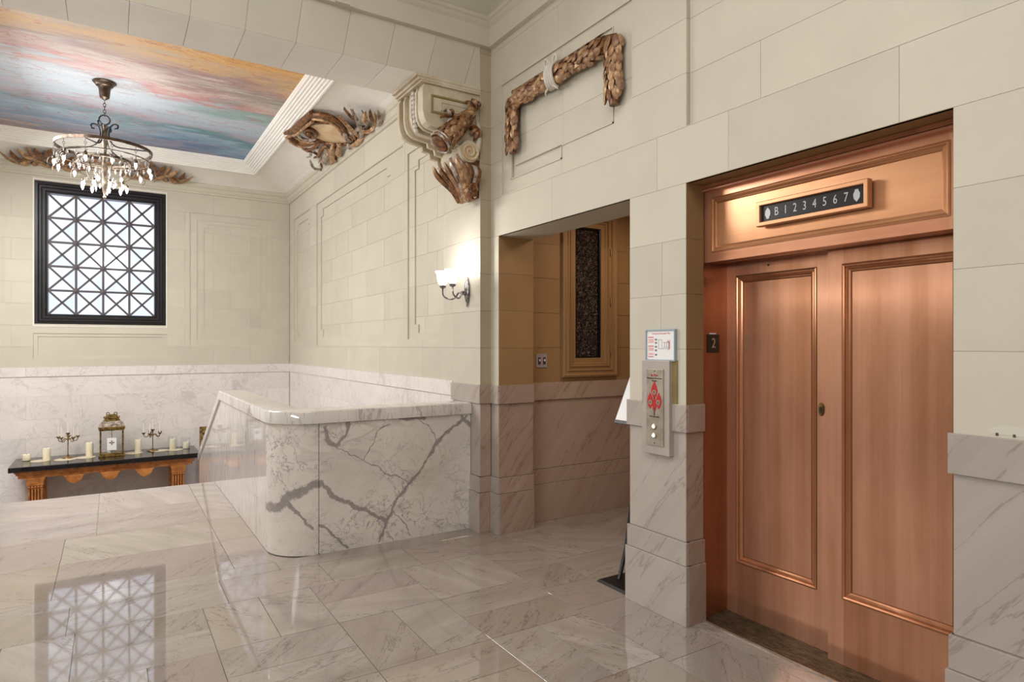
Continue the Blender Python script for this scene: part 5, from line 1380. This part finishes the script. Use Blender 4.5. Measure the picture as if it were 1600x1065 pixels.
for (r, z) in ((RB-0.006, 3.525), (RB+0.006, 3.525), (RB+0.009, 3.555), (RB-0.004, 3.558)):
    vs.append((r, z))
n_ = 48; mm = MB()
for k_ in range(n_):
    a = 2*PI*k_/n_
    for r, z in vs: mm.v.append((r*math.cos(a), r*math.sin(a), z))
for k_ in range(n_):
    for j in range(4): mm.f.append((k_*4+j, k_*4+(j+1) % 4, ((k_+1) % n_)*4+(j+1) % 4, ((k_+1) % n_)*4+j))
mm.build('outer_ring', 'bronze', ch, smooth=False)
mb = MB(); mb.torus((0, 0, 3.42), 0.235, 0.010, 'z', 36, 8, rz=0.016); mb.build('inner_ring', 'dark_pewter', ch, smooth=True)
mb = MB(); mb.torus((0, 0, 3.44), 0.41, 0.006, 'z', 40, 6); mb.build('lower_ring', 'dark_pewter', ch, smooth=True)
mb = MB(); mb.lathe([(0.001, -0.052), (0.010, -0.035), (0.0165, -0.012), (0.017, 0.002), (0.012, 0.018), (0.008, 0.024)], 10); b0 = mb.build('bulb', 'lit_bulb', None, smooth=True); bulb_me = b0.data; bpy.data.objects.remove(b0)
mb = MB(); mb.lathe([(0.001, -0.028), (0.009, -0.008), (0.007, 0.006), (0.002, 0.016)], 6); b0 = mb.build('crystal_drop', 'crystal', None); cr_me = b0.data; bpy.data.objects.remove(b0)
def inst(me, nm, loc, parent, rot=(0, 0, 0), s_=1):
    o = bpy.data.objects.new(nm, me); COL.objects.link(o); o.parent = parent; o.location = loc; o.rotation_euler = rot; o.scale = (s_,)*3; return o
for k_ in range(12):
    a = 2*PI*(k_+0.3)/12; x, y = RB*math.cos(a), RB*math.sin(a)
    mb = MB()
    for i in range(3): mb.torus((x, y, 3.508-0.030*i), 0.011, 0.0028, 'y' if i % 2 else 'x', 10, 5)
    mb.tube([(x, y, 3.43), (x*1.0, y*1.0, 3.38)], [0.004, 0.006], 8)
    mb.build('chain', 'dark_pewter', ch, smooth=True)
    mb = MB(); mb.lathe([(0.006, 0.03), (0.018, 0.015), (0.019, 0.0), (0.012, -0.010)], 10, (x, y, 3.365)); mb.build('bulb_socket', 'dark_pewter', ch, smooth=True)
    inst(bulb_me, 'bulb', (x, y, 3.338), ch, s_=0.92)
    scroll([(x, y, 3.40), (x*1.10, y*1.10, 3.36), (x*1.12, y*1.12, 3.30), (x*1.05, y*1.05, 3.27)], 0.004, 0.003, 'dark_pewter', ch, 'curl', 3, 6)
for k_ in range(9):
    a = 2*PI*(k_+0.1)/9; x, y = 0.20*math.cos(a), 0.20*math.sin(a)
    scroll([(x*1.15, y*1.15, 3.42), (x*1.45, y*1.45, 3.36), (x*1.15, y*1.15, 3.26), (x*0.8, y*0.8, 3.22), (x, y, 3.20)], 0.005, 0.005, 'dark_pewter', ch, 'lower_arm', 4, 6)
    mb = MB(); mb.lathe([(0.006, 0.02), (0.016, 0.01), (0.017, 0.0), (0.010, -0.008)], 10, (x, y, 3.175)); mb.build('bulb_socket', 'dark_pewter', ch, smooth=True)
    inst(bulb_me, 'bulb', (x, y, 3.150), ch, s_=0.92)
for k_ in range(26):
    a = 2*PI*k_/26; r = 0.41
    inst(cr_me, 'crystal_drop', (r*math.cos(a), r*math.sin(a), 3.405-0.01*(k_ % 2)), ch, (0, 0, a), 1.3)
for k_ in range(24):
    a = 2*PI*k_/24+0.1; r = 0.235
    inst(cr_me, 'crystal_drop', (r*math.cos(a), r*math.sin(a), 3.375), ch, (0, 0, a), 1.3)
for k_ in range(14):
    a = 2*PI*k_/14+0.2; r = 0.10
    inst(cr_me, 'crystal_drop', (r*math.cos(a), r*math.sin(a), 3.22-0.04*(k_ % 3)), ch, (0, 0, a), 1.3)
point('chandelier_light', (-0.06, 7.86, 3.14), 74, (1.0, 0.96, 0.90), 0.25)

# ------------------------------------------------------------------ console table with its things
ZT = -0.04
tb = thing('console_table', 'orange brown wooden console table with black marble top and fluted legs', 'table', (-0.01, 10.47, -1.0))
mb = MB(); mb.box(-1.085, 1.085, -0.40, 0.40, 0.895, 0.96); mb.build('tabletop', 'black_marble', tb, bevel=0.006)
mb = MB()
for z0, z1, p in ((0.872, 0.895, 0.0), (0.845, 0.872, -0.015), (0.800, 0.845, -0.035)): mb.box(-1.03-p, 1.03+p, -0.36-p, 0.36+p, z0, z1)
mb.build('apron', 'table_wood', tb)
leg = None
for x in (-0.815, 0.815):
    for y in (-0.27, 0.27):
        if y > 0:
            pass
        L0 = MB(); L0.box(-0.10, 0.10, -0.07, 0.07, 0.78, 0.80); L0.box(-0.092, 0.092, -0.065, 0.065, 0.76, 0.78); L0.box(-0.085, 0.085, -0.06, 0.06, 0.70, 0.76)
        L0.box(-0.078, 0.078, -0.045, 0.055, 0.0, 0.70)
        lg = L0.build('leg', 'table_wood', tb, loc=(x, y, 0))
        if y < 0:
            for i in range(5):
                mb = MB(); xx = -0.064+0.032*i
                mb.tube([(xx, -0.047, 0.03), (xx, -0.047, 0.66)], 0.0105, 8); mb.build('flute', 'table_wood' if i % 2 else 'table_wood', lg, smooth=True)
                if i < 4:
                    mb = MB(); mb.box(xx+0.009, xx+0.023, -0.047, -0.044, 0.03, 0.66); mb.build('groove', 'table_wood_dark', lg)
                mb = MB(); mb.sphere((xx, -0.052, 0.68), 0.014, 8, 6); mb.build('knob', 'table_wood', lg, smooth=True)
for x in (-0.40, 0.0, 0.40):
    mb = MB(); pts = [(-0.115, 0.80), (0.115, 0.80), (0.095, 0.775), (0.085, 0.745), (0.07, 0.735), (0.055, 0.715), (0.02, 0.70), (0.0, 0.692), (-0.02, 0.70), (-0.055, 0.715), (-0.07, 0.735), (-0.085, 0.745), (-0.095, 0.775)]
    mb.prism([(x+a, z) for a, z in pts], lambda a, b, d: (a, -0.385+d, b), 0.0, 0.06); mb.build('drop_bracket', 'table_wood', tb, bevel=0.004)
mb = MB(); mb.box(-1.0, 1.0, -0.34, 0.34, 0.70, 0.80); 

def candle(name, x, y, r, h, label, glass=0.0):
    t = thing(name, label, 'candle', (x, y, ZT), 0, 'pillar candles on the console table')
    if glass:
        mb = MB(); R_ = r+0.022
        mb.lathe([(R_, 0.0), (R_, glass), (R_-0.002, glass), (R_-0.002, 0.004), (0.001, 0.004)], 20); mb.build('glass_sleeve', 'clear_glass', t, smooth=True)
    mb = MB(); mb.lathe([(r*0.96, 0.004), (r, 0.01), (r, h-0.008), (r*0.93, h), (r*0.7, h-0.005), (0.004, h-0.008)], 20); mb.build('wax', 'candle_wax', t, smooth=True)
    mb = MB(); mb.tube([(0, 0, h-0.01), (0.001, 0, h+0.012)], 0.0018, 6); mb.build('wick', 'black_plastic', t)
YC = 10.55
candle('pillar_candle', -0.955, YC+0.06, 0.047, 0.085, 'short cream pillar candle at the left end of the black tabletop')
candle('pillar_candle', -0.735, YC+0.0, 0.045, 0.155, 'tall cream pillar candle just left of the left candelabra')
candle('pillar_candle', -0.255, YC+0.02, 0.045, 0.190, 'tallest cream pillar candle, left of the brass lantern')
candle('pillar_candle', 0.325, YC+0.02, 0.043, 0.185, 'tall cream pillar candle just right of the brass lantern')
candle('pillar_candle', 0.765, YC+0.06, 0.042, 0.155, 'cream pillar candle right of the right candelabra', 0.20)
candle('pillar_candle', 0.945, YC+0.06, 0.046, 0.095, 'short cream pillar candle at the right end of the black tabletop', 0.17)
for i, (x, y, r) in enumerate(((-0.80, 10.50, 0.11), (-0.52, 10.46, 0.13), (-0.30, 10.50, 0.12), (0.27, 10.56, 0.12), (0.60, 10.6, 0.11), (0.80, 10.56, 0.10))):
    mb = MB(); mb.lathe([(r, 0.0), (r, 0.002), (r*0.5, 0.0035), (0.001, 0.0035)], 24); o = mb.build('round_disc', 'cream_disc', loc=(x, y, ZT+0.0005))  # flat cream discs lying on the tabletop
    o['label'] = ('flat cream round disc under the candle left of the left candelabra', 'flat cream round disc under the left candelabra', 'flat cream round disc under the tall candle left of the lantern', 'flat cream round disc right of the lantern', 'flat cream round disc under the right candelabra', 'flat cream round disc under the candle right of right candelabra')[i]
    o['category'] = 'mat'; o['group'] = 'cream discs on the console table'

def candelabra(x, y, label, mat, ang0, h=0.33, taper=0.15):
    t = thing('candelabra', label, 'candelabra', (x, y, ZT+0.004), 0, 'candelabras on the console table')
    mb = MB(); mb.lathe([(0.075, 0.0), (0.07, 0.008), (0.03, 0.018), (0.012, 0.03), (0.006, 0.05), (0.0055, h*0.72), (0.014, h*0.76), (0.008, h*0.82), (0.008, h*0.94), (0.024, h), (0.026, h+0.012), (0.01, h+0.014)], 16); mb.build('stem', mat, t, smooth=True)
    for k_ in range(5):
        a = ang0+2*PI*k_/5; c, s_ = math.cos(a), math.sin(a); R_ = 0.115
        scroll([(0, 0, h*0.74), (c*R_*0.35, s_*R_*0.35, h*0.80), (c*R_*0.6, s_*R_*0.6, h*0.70), (c*R_*0.9, s_*R_*0.9, h*0.70), (c*R_, s_*R_, h*0.80)], 0.006, 0.005, mat, t, 'arm', 4, 6)
        mb = MB(); mb.lathe([(0.004, -0.015), (0.012, -0.005), (0.026, 0.012), (0.028, 0.017), (0.008, 0.014)], 12, (c*R_, s_*R_, h*0.84)); mb.build('candle_cup', mat, t, smooth=True)
        mb = MB(); mb.tube([(c*R_, s_*R_, h*0.87), (c*R_, s_*R_, h*0.87+taper)], [0.007, 0.005], 8); mb.build('taper_candle', 'white_wax', t, smooth=True)
    mb = MB(); mb.tube([(0, 0, h+0.012), (0, 0, h+0.012+taper*0.9)], [0.007, 0.005], 8); mb.build('taper_candle', 'white_wax', t, smooth=True)
candelabra(-0.50, 10.55, 'left brass five armed candelabra holding thin white tapers', 'old_brass', 0.3)
candelabra(0.51, 10.62, 'right slim brass candelabra holding thin white tapers', 'old_brass', 0.55, 0.30, 0.14)

ln = thing('lantern', 'brass candle lantern with glass sides and crowned top on the table', 'lantern', (0.005, 10.47, ZT), 0.0)
mb = MB(); mb.box(-0.155, 0.155, -0.115, 0.115, 0, 0.025); mb.box(-0.14, 0.14, -0.10, 0.10, 0.025, 0.045); mb.build('base', 'old_brass', ln, bevel=0.004)
for sx in (-1, 1):
    for sy in (-1, 1):
        mb = MB(); mb.box(sx*0.132-0.010, sx*0.132+0.010, sy*0.092-0.010, sy*0.092+0.010, 0.045, 0.36); mb.build('corner_post', 'old_brass', ln)
for b in ((-0.122, 0.122, -0.094, -0.091), (-0.122, 0.122, 0.091, 0.094)):
    mb = MB(); mb.box(b[0], b[1], b[2], b[3], 0.045, 0.36); mb.build('glass_pane', 'clear_glass', ln)
for x in (-0.132, 0.132):
    mb = MB(); mb.box(x-0.0015, x+0.0015, -0.082, 0.082, 0.045, 0.36); mb.build('glass_pane', 'clear_glass', ln)
mb = MB(); mb.box(-0.004, 0.004, -0.099, -0.093, 0.045, 0.36); mb.build('door_bar', 'old_brass', ln)
mb = MB()
for (w, d, z0, z1) in ((0.150, 0.110, 0.36, 0.385), (0.160, 0.120, 0.385, 0.40), (0.150, 0.110, 0.40, 0.412)): mb.box(-w, w, -d, d, z0, z1)
mb.build('cornice', 'old_brass', ln, bevel=0.003)
mb = MB(); lv = [(0.150, 0.110, 0.412), (0.140, 0.10, 0.445), (0.112, 0.08, 0.475), (0.095, 0.07, 0.49)]
for (a, b) in zip(lv, lv[1:]): mb.hexa([(-a[0], -a[1], a[2]), (a[0], -a[1], a[2]), (a[0], a[1], a[2]), (-a[0], a[1], a[2])], [(-b[0], -b[1], b[2]), (b[0], -b[1], b[2]), (b[0], b[1], b[2]), (-b[0], b[1], b[2])])
mb.build('roof', 'pewter', ln)
mb = MB()
for (w, d, z0, z1) in ((0.10, 0.07, 0.49, 0.505), (0.085, 0.06, 0.505, 0.53), (0.10, 0.07, 0.53, 0.545), (0.07, 0.05, 0.545, 0.565)): mb.box(-w, w, -d, d, z0, z1)
mb.build('crown', 'old_brass', ln, bevel=0.004)
for x in (-0.045, 0.045):
    mb = MB(); mb.torus((x, 0, 0.585), 0.018, 0.006, 'y', 14, 6); mb.build('finial_ring', 'old_brass', ln, smooth=True)
mb = MB(); mb.tube([(-0.045, 0, 0.57), (0.045, 0, 0.57)], 0.006, 6); mb.build('finial_bar', 'old_brass', ln)
mb = MB(); mb.lathe([(0.055, 0.046), (0.055, 0.215), (0.05, 0.22), (0.002, 0.215)], 20); mb.build('candle', 'white_wax', ln, smooth=True)
for a in range(4):
    mb = MB(); t_ = a*PI/2; mb.prism([(0.022*math.cos(t_)-0.009*math.sin(t_), 0.195+0.022*math.sin(t_)+0.009*math.cos(t_)), (0.032*math.cos(t_), 0.195+0.032*math.sin(t_)), (0.022*math.cos(t_)+0.009*math.sin(t_), 0.195+0.022*math.sin(t_)-0.009*math.cos(t_)), (0.0, 0.195)], lambda p, q, d: (p, -0.099-d, q), 0.0, 0.004); mb.build('cross_arm', 'old_brass', ln)
mb = MB(); mb.box(-0.055, 0.055, -0.0995, -0.0975, 0.09, 0.26); mb.build('white_card', 'paper_white', ln)

# gilded box with dark pierced leaves on a white pedestal beyond the parapet
pd = thing('pedestal', 'slim white marble pedestal behind the end of the parapet', 'pedestal', (1.24, 10.55, -1.0))
mb = MB(); mb.box(-0.12, 0.12, -0.12, 0.12, 0.0, 0.06); mb.box(-0.095, 0.095, -0.095, 0.095, 0.06, 0.88); mb.build('shaft', 'carrara_marble', pd)
mb = MB(); mb.box(-0.125, 0.125, -0.125, 0.125, 0.88, 0.92); mb.build('top_slab', 'carrara_marble', pd, bevel=0.004)
bx = thing('gilded_screen', 'gold panel with dark pierced leaf pattern standing on the pedestal', 'ornament', (1.24, 10.52, -0.08))
mb = MB(); mb.box(-0.125, 0.125, -0.03, 0.03, 0.0, 0.36); mb.build('panel', 'old_brass', bx, bevel=0.004)
for i in range(9):
    a = rnd.uniform(0, PI); x, z = -0.06+0.06*(i % 3), 0.10+0.075*(i//3)+0.02*(i % 2)
    mb = MB(); leafblade(mb, [(x-0.03*math.cos(a), -0.031, z-0.03*math.sin(a)), (x, -0.033, z), (x+0.03*math.cos(a), -0.031, z+0.03*math.sin(a))], 0.014, (0, -1, 0), 0.004, 0.2); mb.build('leaf', 'black_enamel', bx)

# small plaster clip on the string course
mb = MB(); mb.box(-0.05, 0.05, -0.02, 0.0, -0.012, 0.012); mb.box(0.05, 0.075, -0.02, 0.0, -0.02, 0.0)
o = mb.build('plaster_clip', 'limestone_paint', loc=(1.37, Y_ARCH-0.035, 3.905)); o['label'] = 'small plaster coloured clip on the moulding above the beam'; o['category'] = 'clip'
